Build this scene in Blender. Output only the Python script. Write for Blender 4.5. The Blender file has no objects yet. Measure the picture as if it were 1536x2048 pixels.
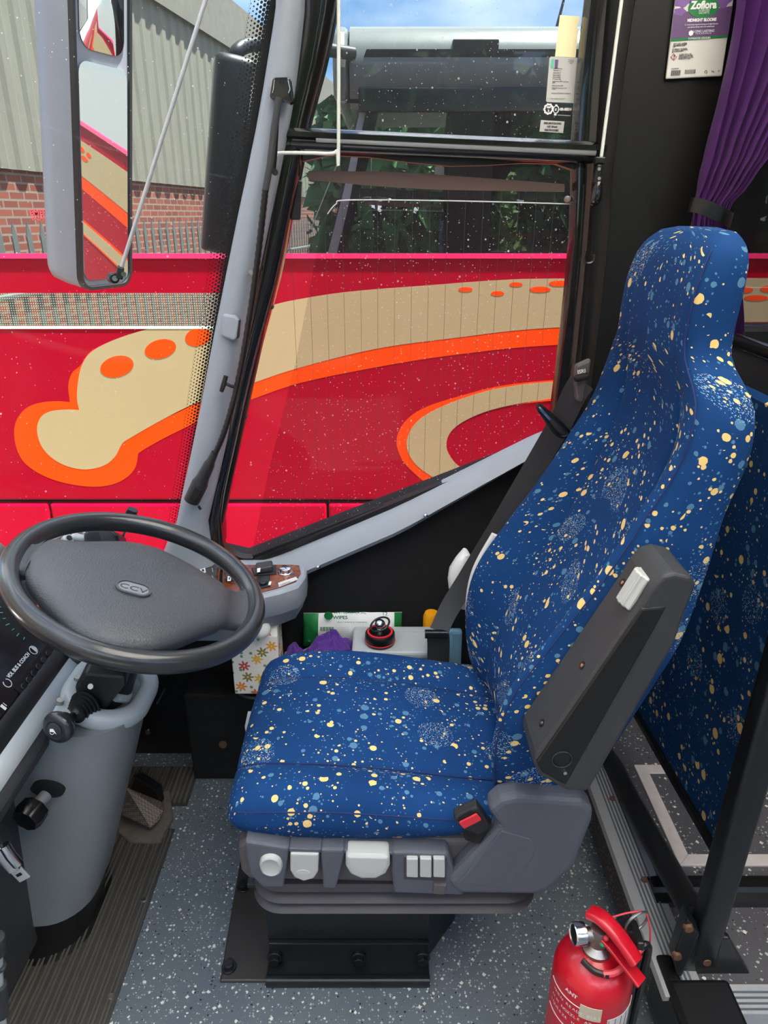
import bpy, bmesh, math, random
from mathutils import Vector, Matrix, noise
random.seed(7)
S = bpy.context.scene
COL = S.collection
V = Vector

def srgb(r, g, b):
    f = lambda c: c/12.92 if c <= .04045 else ((c+.055)/1.055)**2.4
    return (f(r/255.), f(g/255.), f(b/255.), 1.)

# ------------------------------------------------------------------ camera
F, CZ = 1420., 1.37                       # focal length in pixels of the 1536x2048 frame, eye height
PITCH = math.atan((1024-430)/F)
cd = bpy.data.cameras.new('camera'); cam = bpy.data.objects.new('camera', cd); COL.objects.link(cam)
cam.location = (0, 0, CZ); cam.rotation_euler = (math.pi/2-PITCH, 0, 0)
cd.sensor_fit = 'VERTICAL'; cd.sensor_height = 36.; cd.lens = 36.*F/2048.
cd.clip_start = .02; cd.clip_end = 200
S.camera = cam

# ------------------------------------------------------------------ exposure, sky, sun
S.view_settings.view_transform = 'Standard'; S.view_settings.look = 'None'
S.view_settings.gamma = 1; S.view_settings.use_curve_mapping = False
S.view_settings.exposure = 1.6
S.cycles.max_bounces = 10; S.cycles.diffuse_bounces = 6; S.cycles.glossy_bounces = 6
S.cycles.transparent_max_bounces = 24; S.cycles.sample_clamp_indirect = 6
w = bpy.data.worlds.new('sky'); S.world = w; w.use_nodes = True
nt = w.node_tree; nt.nodes.clear()
def wn(t, **k):
    n = nt.nodes.new(t)
    for a, b in k.items(): setattr(n, a, b)
    return n
out = wn('ShaderNodeOutputWorld'); bg = wn('ShaderNodeBackground'); tc = wn('ShaderNodeTexCoord')
sep = wn('ShaderNodeSeparateXYZ'); nt.links.new(tc.outputs['Generated'], sep.inputs[0])
ramp = wn('ShaderNodeValToRGB'); nt.links.new(sep.outputs['Z'], ramp.inputs[0])
cr = ramp.color_ramp; cr.elements[0].position = 0; cr.elements[0].color = (.60, .62, .63, 1)
cr.elements[1].position = .75; cr.elements[1].color = (.10, .26, .66, 1)
e = cr.elements.new(.10); e.color = (.22, .42, .72, 1); e = cr.elements.new(.3); e.color = (.12, .32, .70, 1)
nz = wn('ShaderNodeTexNoise'); nz.inputs['Scale'].default_value = 3.2; nz.inputs['Detail'].default_value = 6
mpp = wn('ShaderNodeMapping'); mpp.inputs['Scale'].default_value = (1, 1, 2.2)
nt.links.new(tc.outputs['Generated'], mpp.inputs[0]); nt.links.new(mpp.outputs[0], nz.inputs['Vector'])
cl = wn('ShaderNodeValToRGB'); cl.color_ramp.elements[0].position = .44; cl.color_ramp.elements[1].position = .62
nt.links.new(nz.outputs['Fac'], cl.inputs[0])
mx = wn('ShaderNodeMixRGB'); mx.inputs[2].default_value = (1.5, 1.48, 1.42, 1)
hz = wn('ShaderNodeMapRange'); hz.inputs[1].default_value = .18; hz.inputs[2].default_value = .5; hz.inputs[3].default_value = .3; hz.inputs[4].default_value = 1.
nt.links.new(sep.outputs['Z'], hz.inputs[0]); cm = wn('ShaderNodeMath', operation='MULTIPLY'); nt.links.new(cl.outputs[0], cm.inputs[0]); nt.links.new(hz.outputs[0], cm.inputs[1])
nt.links.new(cm.outputs[0], mx.inputs[0]); nt.links.new(ramp.outputs[0], mx.inputs[1])
nt.links.new(mx.outputs[0], bg.inputs[0]); bg.inputs[1].default_value = 1.0
nt.links.new(bg.outputs[0], out.inputs[0])
sd = bpy.data.lights.new('sun', 'SUN'); so = bpy.data.objects.new('sun', sd); COL.objects.link(so)
sd.energy = 11.0; sd.angle = math.radians(1.5); sd.color = (1, .96, .9)
so.rotation_euler = V((.28, -.10, .95)).to_track_quat('Z', 'Y').to_euler()
so.location = (2, -6, 8)

# ------------------------------------------------------------------ pixel -> point in the cab (frame 1536x2048)
fwv = V((0, math.cos(PITCH), -math.sin(PITCH))); upv = V((0, math.sin(PITCH), math.cos(PITCH)))
EYE = V((0, 0, CZ))
def ray(u, v): return fwv*F + upv*(1024-v) + V((u-768, 0, 0))
def PY(u, v, y): d = ray(u, v); return EYE + d*(y/d.y)
def PZ(u, v, z): d = ray(u, v); return EYE + d*((z-CZ)/d.z)
def PX(u, v, x): d = ray(u, v); return EYE + d*(x/d.x)
def PP(u, v, p, n): d = ray(u, v); return EYE + d*((V(p)-EYE).dot(n)/d.dot(n))

# ------------------------------------------------------------------ builders
def catmull(pts, n=6, closed=False):
    P = [V(p) for p in pts]; out = []; L = len(P)
    for i in range(L if closed else L-1):
        if closed: a, b, c, d = P[i-1], P[i], P[(i+1) % L], P[(i+2) % L]
        else: a, b, c, d = P[max(i-1, 0)], P[i], P[i+1], P[min(i+2, L-1)]
        for k in range(n):
            t = k/n
            out.append(.5*((2*b)+(c-a)*t+(2*a-5*b+4*c-d)*t*t+(3*b-a-3*c+d)*t**3))
    if not closed: out.append(P[-1])
    return out
def frame(o, x, y):
    x = V(x).normalized(); y = V(y); y = (y-x*y.dot(x)).normalized(); z = x.cross(y); o = V(o)
    return Matrix(((x.x, y.x, z.x, o.x), (x.y, y.y, z.y, o.y), (x.z, y.z, z.z, o.z), (0, 0, 0, 1)))
def wl(o):
    p = V((0, 0, 0))
    while o: p += o.location; o = o.parent
    return p
class B:
    def __init__(s):
        s.bm = bmesh.new(); s.uv = s.bm.loops.layers.uv.new('UVMap')
    def vv(s, p): return s.bm.verts.new(p)
    def face(s, vs, uvs=None):
        try: f = s.bm.faces.new(vs)
        except ValueError: return None
        if uvs:
            for l, q in zip(f.loops, uvs): l[s.uv].uv = q
        return f
    def box(s, c, size, M=None):
        m = Matrix.Translation(V(c)) @ Matrix.Diagonal((size[0], size[1], size[2], 1))
        bmesh.ops.create_cube(s.bm, size=1, matrix=(M @ m) if M else m); return s
    def bb(s, x0, x1, y0, y1, z0, z1):
        return s.box(((x0+x1)/2, (y0+y1)/2, (z0+z1)/2), (abs(x1-x0), abs(y1-y0), abs(z1-z0)))
    def cyl(s, p0, p1, r0, r1=None, seg=24):
        p0, p1 = V(p0), V(p1); d = p1-p0
        m = Matrix.Translation((p0+p1)/2) @ d.to_track_quat('Z', 'Y').to_matrix().to_4x4()
        bmesh.ops.create_cone(s.bm, cap_ends=True, segments=seg, radius1=r0, radius2=r0 if r1 is None else r1, depth=d.length, matrix=m); return s
    def sph(s, c, r, sc=(1, 1, 1), seg=20):
        m = Matrix.Translation(V(c)) @ Matrix.Diagonal((sc[0], sc[1], sc[2], 1))
        bmesh.ops.create_uvsphere(s.bm, u_segments=seg, v_segments=max(8, seg//2), radius=r, matrix=m); return s
    def loft(s, rings, closed=True, cap0=True, cap1=True):
        R = [[s.vv(p) for p in r] for r in rings]; n = len(R[0])
        vl = [0.]
        for i in range(1, len(rings)):
            k = n//4; vl.append(vl[-1]+sum((V(rings[i][j])-V(rings[i-1][j])).length for j in range(0, n, max(1, n//8)))/len(range(0, n, max(1, n//8))))
        ul = []
        for r in rings:
            a = [0.]
            for j in range(1, n+1): a.append(a[-1]+(V(r[j % n])-V(r[j-1])).length)
            ul.append(a)
        for i in range(len(R)-1):
            for j in range(n if closed else n-1):
                k = (j+1) % n
                s.face([R[i][j], R[i][k], R[i+1][k], R[i+1][j]],
                       [(ul[i][j]-ul[i][-1]/2, vl[i]), (ul[i][j+1]-ul[i][-1]/2, vl[i]), (ul[i+1][j+1]-ul[i+1][-1]/2, vl[i+1]), (ul[i+1][j]-ul[i+1][-1]/2, vl[i+1])])
        if cap0: s.face(R[0][::-1])
        if cap1: s.face(R[-1])
        return s
    def sweep(s, pts, prof, up=(0, 0, 1), closed=False, cap=True):
        """profile points (a, b): a sideways, b along up"""
        P = [V(p) for p in pts]; rings = []; L = len(P)
        for i, p in enumerate(P):
            t = (P[(i+1) % L]-P[i-1]) if closed else (P[min(i+1, L-1)]-P[max(i-1, 0)])
            t.normalize(); u = V(up) if not callable(up) else V(up(i/(L-1))); sd_ = t.cross(u).normalized(); u = sd_.cross(t).normalized()
            pr = prof(i/(L-1)) if callable(prof) else prof
            rings.append([p+sd_*a+u*b for a, b in pr])
        if closed: rings.append(rings[0])
        return s.loft(rings, True, cap and not closed, cap and not closed)
    def tube(s, pts, r, seg=10, closed=False, n=0):
        if n: pts = catmull(pts, n, closed)
        P = [V(p) for p in pts]; L = len(P); rings = []; u = None
        for i, p in enumerate(P):
            t = (P[(i+1) % L]-P[i-1]) if closed else (P[min(i+1, L-1)]-P[max(i-1, 0)])
            t.normalize()
            if u is None: u = t.orthogonal().normalized()
            u = (u-t*u.dot(t)).normalized(); w_ = t.cross(u)
            rr = r[i*len(r)//L] if isinstance(r, (list, tuple)) else (r(i/(L-1)) if callable(r) else r)
            rings.append([p+(u*math.cos(2*math.pi*k/seg)+w_*math.sin(2*math.pi*k/seg))*rr for k in range(seg)])
        if closed: rings.append(rings[0])
        return s.loft(rings, True, not closed, not closed)
    def lathe(s, prof, o, ax=(0, 0, 1), seg=32):
        q = V(ax).normalized().to_track_quat('Z', 'Y'); o = V(o)
        rings = [[o+q @ V((r*math.cos(2*math.pi*k/seg), r*math.sin(2*math.pi*k/seg), h)) for k in range(seg)] for r, h in prof]
        return s.loft(rings)
    def prism(s, poly, vec):
        vec = V(vec); a = [s.vv(V(p)) for p in poly]; b = [s.vv(V(p)+vec) for p in poly]; n = len(a)
        s.face(a[::-1]); s.face(b)
        for i in range(n): s.face([a[i], a[(i+1) % n], b[(i+1) % n], b[i]])
        return s
    def text(s, body, M, size, align='LEFT', ext=0., sx=1., bold=0.):
        c = bpy.data.curves.new('t', 'FONT'); c.body = body; c.size = size; c.align_x = align; c.extrude = ext; c.offset = bold
        c.resolution_u = 3
        o = bpy.data.objects.new('t', c); COL.objects.link(o)
        dg = bpy.context.evaluated_depsgraph_get()
        me = bpy.data.meshes.new_from_object(o.evaluated_get(dg))
        me.transform(M @ Matrix.Diagonal((sx, 1, 1, 1)))
        s.bm.from_mesh(me)
        bpy.data.objects.remove(o); bpy.data.curves.remove(c); bpy.data.meshes.remove(me); return s
    def done(s, name, m, parent=None, smooth=40, bevel=0, sub=0, seg=2, normals=True):
        bm = s.bm
        if normals: bmesh.ops.recalc_face_normals(bm, faces=bm.faces)
        me = bpy.data.meshes.new(name)
        if parent is not None: off = wl(parent)
        else:
            xs = [v.co for v in bm.verts]; lo = [min(c[i] for c in xs) for i in range(3)]; hi = [max(c[i] for c in xs) for i in range(3)]
            off = V(((lo[0]+hi[0])/2, (lo[1]+hi[1])/2, lo[2]))
        bmesh.ops.translate(bm, vec=-off, verts=bm.verts)
        bm.to_mesh(me); bm.free()
        for mm in (m if isinstance(m, list) else [m]): me.materials.append(mm)
        if smooth:
            for p in me.polygons: p.use_smooth = True
            me.set_sharp_from_angle(angle=math.radians(smooth))
        o = bpy.data.objects.new(name, me); COL.objects.link(o)
        if parent is not None: o.parent = parent
        else: o.location = off
        if bevel:
            b = o.modifiers.new('bevel', 'BEVEL'); b.width = bevel; b.segments = seg; b.limit_method = 'ANGLE'; b.angle_limit = math.radians(35); b.harden_normals = False
        if sub:
            b = o.modifiers.new('sub', 'SUBSURF'); b.levels = sub; b.render_levels = sub
        return o
def tag(o, label=None, cat=None, group=None, kind=None):
    if label: o['label'] = label
    if cat: o['category'] = cat
    if group: o['group'] = group
    if kind: o['kind'] = kind
    return o
def thing(name, label, cat, loc=(0, 0, 0), group=None):
    o = bpy.data.objects.new(name, None); COL.objects.link(o); o.location = loc; o.empty_display_size = .05
    return tag(o, label, cat, group)
def struct(o, label=None): return tag(o, label, kind='structure')
def copy_tree(o, delta=(0, 0, 0), parent=None):
    c = o.copy(); COL.objects.link(c)
    if parent is None: c.location = o.location+V(delta)
    else: c.parent = parent
    for ch in list(o.children): copy_tree(ch, (0, 0, 0), c)
    return c
def rrect(w_, h_, r, n=5):
    pts = []
    for cx, cy, a0 in ((w_/2-r, h_/2-r, 0), (-w_/2+r, h_/2-r, 90), (-w_/2+r, -h_/2+r, 180), (w_/2-r, -h_/2+r, 270)):
        for k in range(n+1):
            a = math.radians(a0+90*k/n); pts.append((cx+r*math.cos(a), cy+r*math.sin(a)))
    return pts
def lerp(a, b, t): return a+(b-a)*t
def interp(tab, x):
    """smooth table lookup, rows (x, a, b, ...)"""
    if x <= tab[0][0]: return tab[0][1:]
    if x >= tab[-1][0]: return tab[-1][1:]
    for i in range(len(tab)-1):
        if tab[i][0] <= x <= tab[i+1][0]:
            t = (x-tab[i][0])/(tab[i+1][0]-tab[i][0])
            p0, p1, p2, p3 = tab[max(i-1, 0)], tab[i], tab[i+1], tab[min(i+2, len(tab)-1)]
            return [.5*((2*b)+(c-a)*t+(2*a-5*b+4*c-d)*t*t+(3*b-a-3*c+d)*t**3) for a, b, c, d in zip(p0[1:], p1[1:], p2[1:], p3[1:])]
# ------------------------------------------------------------------ materials
class G:
    """small node-graph helper"""
    def __init__(s, name):
        s.m = bpy.data.materials.new(name); s.m.use_nodes = True; s.t = s.m.node_tree; s.t.nodes.clear()
        s.o = s.t.nodes.new('ShaderNodeOutputMaterial')
    def n(s, typ, ins=None, **k):
        x = s.t.nodes.new('ShaderNode'+typ)
        for a, b in k.items(): setattr(x, a, b)
        for a, b in (ins or {}).items(): s.set(x, a, b)
        return x
    def set(s, x, a, b):
        if isinstance(b, bpy.types.NodeSocket): s.t.links.new(b, x.inputs[a])
        else: x.inputs[a].default_value = b
    def math(s, op, a, b=0., clamp=False):
        return s.n('Math', {0: a, 1: b}, operation=op, use_clamp=clamp).outputs[0]
    def mix(s, f, a, b): return s.n('MixRGB', {0: f, 1: a, 2: b}).outputs[0]
    def ramp(s, f, *st):
        r = s.n('ValToRGB', {0: f}); e = r.color_ramp.elements
        e[0].position, e[0].color = st[0]; e[1].position, e[1].color = st[-1]
        for p, c in st[1:-1]: q = e.new(p); q.color = c
        return r.outputs[0]
    def coord(s, which='Object', scale=None, rot=None):
        c = s.n('TexCoord').outputs[which]
        if scale or rot:
            mp = s.n('Mapping', {'Vector': c})
            if scale: mp.inputs['Scale'].default_value = scale
            if rot: mp.inputs['Rotation'].default_value = rot
            c = mp.outputs[0]
        return c
    def noise(s, v, scale, detail=3, rough=.5, out='Fac'):
        return s.n('TexNoise', {'Vector': v, 'Scale': scale, 'Detail': detail, 'Roughness': rough}).outputs[out]
    def vor(s, v, scale, dim='3D', rand=1., metric='EUCLIDEAN', feature='F1'):
        return s.n('TexVoronoi', {'Vector': v, 'Scale': scale, 'Randomness': rand}, voronoi_dimensions=dim, distance=metric, feature=feature)
    def bump(s, h, strength=.3, dist=.002):
        return s.n('Bump', {'Height': h, 'Strength': strength, 'Distance': dist}).outputs[0]
    def pbr(s, col, rough=.5, metal=0., normal=None, **k):
        p = s.n('BsdfPrincipled', {'Base Color': col, 'Roughness': rough, 'Metallic': metal})
        if normal: s.set(p, 'Normal', normal)
        for a, b in k.items(): s.set(p, a.replace('_', ' '), b)
        s.t.links.new(p.outputs[0], s.o.inputs[0]); return s.m
    def out(s, sh): s.t.links.new(sh, s.o.inputs[0]); return s.m
W1 = (1, 1, 1, 1); K1 = (0, 0, 0, 1)

def plain(name, col, rough=.5, metal=0., var=.06, grain=None, **k):
    """a plain surface with a little wear: mottled tone, optional fine moulded grain (scale, strength)"""
    g = G(name); c = g.coord()
    nz = g.noise(c, 14., 4, .6)
    a = tuple(x*(1-var) for x in col[:3])+(1,); b = tuple(min(1, x*(1+var)) for x in col[:3])+(1,)
    cc = g.mix(nz, a, b); nm = None
    if grain:
        nm = g.bump(g.vor(c, grain[0]).outputs['Distance'], grain[1], .001)
    r = g.n('MapRange', {0: nz, 3: rough*.88, 4: min(1, rough*1.12)}).outputs[0]
    return g.pbr(cc, r, metal, nm, **k)

M = {}
M['grey'] = plain('grey_plastic', srgb(150, 157, 165), .45, grain=(900, .15))
M['greylight'] = plain('light_grey_plastic', srgb(172, 178, 180), .4, grain=(900, .1))
M['cowl'] = plain('column_grey', srgb(124, 127, 130), .45, grain=(900, .1))
M['seatgrey'] = plain('seat_base_grey', srgb(84, 88, 98), .5, grain=(1300, .35))
M['seatdark'] = plain('seat_recess_grey', srgb(86, 81, 82), .6)
M['bellows'] = plain('bellows_rubber', srgb(66, 64, 68), .5)
M['knob'] = plain('pale_knob_plastic', srgb(178, 182, 178), .4)
M['black'] = plain('black_plastic', srgb(30, 31, 33), .42, grain=(1200, .12))
M['blackmatt'] = plain('black_lining', srgb(14, 14, 16), .8)
M['pillar'] = plain('black_pillar_trim', srgb(21, 20, 19), .42, Specular_IOR_Level=.3)
M['rubber'] = plain('black_rubber', srgb(20, 20, 21), .35)
M['gloss'] = plain('gloss_black_moulding', srgb(26, 25, 25), .16, Coat_Weight=.5)
M['steelblack'] = plain('black_painted_steel', srgb(25, 28, 30), .32, var=.25)
M['plate'] = plain('worn_black_plate', srgb(62, 58, 55), .35, .2, var=.3)
M['armgrey'] = plain('arm_rest_grey', srgb(54, 55, 57), .5, grain=(1300, .3))
M['armdark'] = plain('arm_rest_black', srgb(17, 17, 18), .45)
M['chrome'] = plain('chrome', (.75, .75, .76, 1), .18, 1.)
M['steel'] = plain('dull_steel', (.42, .40, .37, 1), .38, 1., var=.2)
M['rust'] = plain('rusty_bolt', srgb(110, 80, 62), .6, .3, var=.3)
M['white'] = plain('white_plastic', srgb(228, 229, 226), .4)
M['whiterod'] = plain('white_rod', srgb(215, 220, 210), .35)
M['paper'] = plain('white_paper', srgb(206, 204, 198), .7)
M['cream'] = plain('cream_sticker', srgb(240, 228, 180), .6)
M['label'] = plain('grey_label', srgb(186, 186, 184), .5)
M['ink'] = plain('printing_ink', srgb(45, 45, 48), .6)
M['inkred'] = plain('red_ink', srgb(190, 35, 40), .6)
M['inkwhite'] = plain('white_ink', srgb(230, 230, 228), .5)
M['inkteal'] = plain('teal_ink', srgb(90, 190, 160), .5)
M['green'] = plain('green_print', srgb(30, 120, 62), .35)
M['purpleprint'] = plain('purple_print', srgb(98, 72, 112), .4)
M['plum'] = plain('plum_flower_print', srgb(120, 86, 150), .4)
M['orangepl'] = plain('orange_plastic', srgb(245, 165, 20), .4)
M['bluepl'] = plain('pale_blue_plastic', srgb(150, 200, 225), .4)
M['redpl'] = plain('red_button', srgb(214, 46, 58), .35)
M['cream2'] = plain('scuffed_sticker_paper', srgb(196, 186, 162), .7, var=.2)
M['redlight'] = plain('red_lead', srgb(215, 70, 80), .4)
M['tape'] = plain('brown_tape', srgb(92, 72, 66), .6)
M['greengem'] = plain('green_plug', srgb(20, 150, 95), .35)
M['mirrorbody'] = plain('mirror_housing_grey', srgb(142, 144, 152), .42)
M['orangetext'] = plain('orange_needle', srgb(225, 95, 50), .5)
M['strap'] = None

g = G('extinguisher_red'); c = g.coord(); nz = g.noise(c, 30, 5, .7)
M['extred'] = g.pbr(g.mix(nz, srgb(176, 12, 30), srgb(205, 22, 44)), .3, 0, None, Coat_Weight=.3)

# woven belt
g = G('belt_webbing'); c = g.coord('UV', (900, 900, 1))
wv = g.n('TexWave', {'Vector': c, 'Scale': .35}).outputs['Fac']
M['strap'] = g.pbr(srgb(32, 33, 36), .6, 0, g.bump(wv, .15, .0005), Sheen_Weight=.3)

# moquette: royal blue velvet with yellow and pale-blue confetti dots
def moquette(name, dens=1.):
    g = G(name); c = g.coord('UV')
    dist = g.n('TexNoise', {'Vector': c, 'Scale': 260., 'Detail': 1.}).outputs['Color']
    cw = g.n('VectorMath', {0: c, 1: g.n('VectorMath', {0: dist, 'Scale': .0016}, operation='SCALE').outputs[0]}, operation='ADD').outputs[0]
    clus = g.noise(c, 11., 2, .5)
    nap = g.noise(c, 5.5, 3, .55)
    base = g.mix(nap, srgb(17, 47, 92), srgb(27, 72, 125))
    def dots(scale, rmin, rmax, th, shift, yt=.42):
        mv = g.n('Mapping', {'Vector': cw}); mv.inputs['Location'].default_value = (shift, shift*.7, 0)
        vr = g.vor(mv.outputs[0], scale, '2D', .95)
        sp = g.n('SeparateColor', {0: vr.outputs['Color']})
        r3 = g.math('POWER', sp.outputs[0], 2.2)
        rad = g.math('ADD', g.math('MULTIPLY', r3, rmax-rmin), rmin)
        inside = g.math('LESS_THAN', vr.outputs['Distance'], rad)
        keep = g.math('GREATER_THAN', g.math('ADD', g.math('MULTIPLY', sp.outputs[2], .45), clus), th)
        return g.math('MULTIPLY', inside, keep), g.math('GREATER_THAN', sp.outputs[1], yt)
    m1, y1 = dots(39*dens, .14, .31, .78, 0, .5)
    m2, y2 = dots(68*dens, .10, .26, .80, 3.3)
    m3, y3 = dots(112*dens, .08, .22, .77, 8.1, .7)
    yel = g.mix(g.noise(c, 900, 1), srgb(226, 190, 112), srgb(240, 210, 140)); lb = srgb(82, 126, 156)
    col = base
    for mm, yy in ((m3, y3), (m2, y2), (m1, y1)):
        col = g.mix(mm, col, g.mix(yy, lb, yel))
    # sprays of fine flecks
    big = g.vor(c, 6.2, '2D', .9); bs = g.n('SeparateColor', {0: big.outputs['Color']})
    inb = g.math('MULTIPLY', g.math('LESS_THAN', big.outputs['Distance'], .21), g.math('GREATER_THAN', bs.outputs[0], .35))
    fine = g.vor(cw, 330*dens, '2D'); fs = g.n('SeparateColor', {0: fine.outputs['Color']})
    fl = g.math('MULTIPLY', inb, g.math('LESS_THAN', fine.outputs['Distance'], g.math('MULTIPLY', fs.outputs[0], .38)))
    col = g.mix(fl, col, g.mix(g.math('GREATER_THAN', fs.outputs[1], .72), srgb(120, 165, 205), srgb(225, 195, 130)))
    wv = g.noise(g.coord('UV', (1., .35, 1.)), 1400, 1)
    return g.pbr(col, .85, 0, g.bump(wv, .25, .0008), Specular_IOR_Level=.12, Sheen_Weight=.02, Sheen_Roughness=.4, Sheen_Tint=srgb(140, 170, 220))
M['moquette'] = moquette('blue_dotted_moquette')
M['moquettebig'] = moquette('blue_dotted_moquette_panel', .74)

# vinyl floor with pale and dark chips
def chips(name, c0, c1, scale=95., rough=.5):
    g = G(name); c = g.coord()
    d = g.n('TexNoise', {'Vector': c, 'Scale': 300., 'Detail': 2.}).outputs['Color']
    cw = g.n('VectorMath', {0: c, 1: g.n('VectorMath', {0: d, 'Scale': .004}, operation='SCALE').outputs[0]}, operation='ADD').outputs[0]
    base = g.mix(g.noise(c, 7, 4, .6), c0, c1); col = base
    for sc, th, kk, light in ((scale*1.15, .16, .45, srgb(225, 226, 214)), (scale*1.9, .19, .50, srgb(176, 182, 178)), (scale*1.5, .13, .60, srgb(22, 24, 28))):
        vr = g.vor(cw, sc, '3D', 1., 'MANHATTAN'); sp = g.n('SeparateColor', {0: vr.outputs['Color']})
        m_ = g.math('MULTIPLY', g.math('LESS_THAN', vr.outputs['Distance'], g.math('MULTIPLY', sp.outputs[0], th*3.3)), g.math('GREATER_THAN', sp.outputs[1], kk))
        col = g.mix(m_, col, light)
    return g.pbr(col, rough, 0, g.bump(g.noise(c, 500, 2), .08, .001))
M['floor'] = chips('blue_grey_speckled_vinyl', srgb(84, 95, 104), srgb(110, 119, 125))
M['platform'] = chips('dark_grey_speckled_vinyl', srgb(74, 72, 76), srgb(90, 88, 92), 70.)

g = G('dusty_mat_rubber'); c = g.coord()
M['mat'] = g.pbr(g.mix(g.noise(c, 9, 5, .65), srgb(44, 44, 44), srgb(78, 76, 70)), .55, 0, g.bump(g.noise(c, 300, 3), .15, .001))
M['matrib'] = plain('worn_rib_rubber', srgb(92, 89, 82), .5, var=.25)
g = G('worn_metal_pedal'); c = g.coord(None or 'Object', None, (0, 0, .78))
ck = g.n('TexChecker', {'Vector': c, 'Scale': 260.}).outputs['Fac']
M['pedal'] = g.pbr(g.mix(ck, srgb(84, 78, 74), srgb(120, 114, 108)), .45, .5, g.bump(ck, .4, .001))
g = G('dirty_pedal_mount'); c = g.coord()
M['dirtmount'] = g.pbr(g.mix(g.noise(c, 40, 5, .7), srgb(62, 57, 53), srgb(124, 115, 107)), .8)
g = G('walnut_veneer'); c = g.coord('Object', (6, 6, 6))
nz = g.noise(c, 9, 6, .7); M['wood'] = g.pbr(g.ramp(nz, (.3, srgb(74, 34, 20)), (.55, srgb(132, 70, 42)), (.75, srgb(166, 98, 66))), .25, 0, None, Coat_Weight=.4)
g = G('leather_wheel'); c = g.coord()
M['leather'] = g.pbr(g.mix(g.noise(c, 8, 3), srgb(62, 64, 67), srgb(74, 76, 80)), .46, 0, g.bump(g.vor(c, 330).outputs['Distance'], .45, .0014), Specular_IOR_Level=.55)
M['rim'] = plain('rim_polished_black', srgb(42, 43, 44), .3, grain=(700, .08), Coat_Weight=.5, Coat_Roughness=.14)
g = G('brushed_aluminium'); c = g.coord('Object', (60, 4, 60))
M['alu'] = g.pbr(g.mix(g.noise(c, 4, 3), (.52, .53, .54, 1), (.60, .61, .62, 1)), .38, .5)
M['alugroove'] = plain('aluminium_groove', srgb(96, 104, 112), .45, .3)
M['bead'] = plain('satin_bead', srgb(214, 217, 214), .25, .3)
g = G('pale_metal_hatch_trim'); c = g.coord()
M['hatch'] = g.pbr(g.mix(g.noise(c, 60, 5, .7), srgb(204, 192, 186), srgb(234, 225, 220)), .45, .2)
g = G('purple_curtain_cloth'); c = g.coord()
M['curtain'] = g.pbr(g.mix(g.noise(c, 900, 1), srgb(66, 14, 88), srgb(86, 24, 112)), .7, 0, None, Sheen_Weight=.05)
M['purplecloth'] = plain('purple_microfibre', srgb(76, 34, 126), .85, Sheen_Weight=.2)
M['redpaint'] = plain('crimson_coach_paint', srgb(158, 0, 30), .3, var=.03, Specular_IOR_Level=.05)
M['redskirtlit'] = plain('crimson_skirt_lit', srgb(176, 0, 38), .3, var=.03, Specular_IOR_Level=.08)  # same paint as the sides, with the pinker light on it coloured in
M['beige'] = plain('beige_vinyl_graphic', srgb(168, 147, 110), .45, var=.02, Specular_IOR_Level=.15)
M['orange'] = plain('orange_vinyl_graphic', srgb(238, 68, 0), .45, var=.02, Specular_IOR_Level=.08)
M['waistshine'] = plain('waist_highlight_pink', srgb(214, 40, 92), .25)  # bright highlight along the coach's waist line, put into the colour
# tinted coach glass: strongly reflecting privacy glass
g = G('privacy_coach_glass')
gl = g.n('BsdfGlossy', {'Color': (.66, .70, .71, 1), 'Roughness': .0}).outputs[0]
df = g.n('BsdfPrincipled', {'Base Color': (.008, .008, .009, 1), 'Roughness': .2}).outputs[0]
M['privacy'] = g.out(g.n('MixShader', {0: .62, 1: df, 2: gl}).outputs[0])
# dotted glazed band
g = G('dotted_glass_band'); c = g.coord('Object', (84, 84, 84))
vr = g.vor(c, 1., '3D', 0.)
g2 = g.n('Mapping', {'Vector': g.coord()}); g2.inputs['Scale'].default_value = (100, 0, 100)
fr = g.n('VectorMath', {0: g2.outputs[0]}, operation='FRACTION').outputs[0]
ds = g.n('VectorMath', {0: fr, 1: (.5, 0, .5)}, operation='DISTANCE').outputs['Value']
msk = g.math('LESS_THAN', ds, .23)
gl = g.n('BsdfGlossy', {'Color': (.72, .76, .74, 1), 'Roughness': .02}).outputs[0]
df = g.n('BsdfPrincipled', {'Base Color': (.02, .02, .02, 1), 'Roughness': .3}).outputs[0]
dt = g.n('BsdfPrincipled', {'Base Color': srgb(170, 175, 150), 'Roughness': .5}).outputs[0]
a = g.n('MixShader', {0: .5, 1: df, 2: gl}).outputs[0]
M['dotband'] = g.out(g.n('MixShader', {0: msk, 1: a, 2: dt}).outputs[0])

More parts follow.
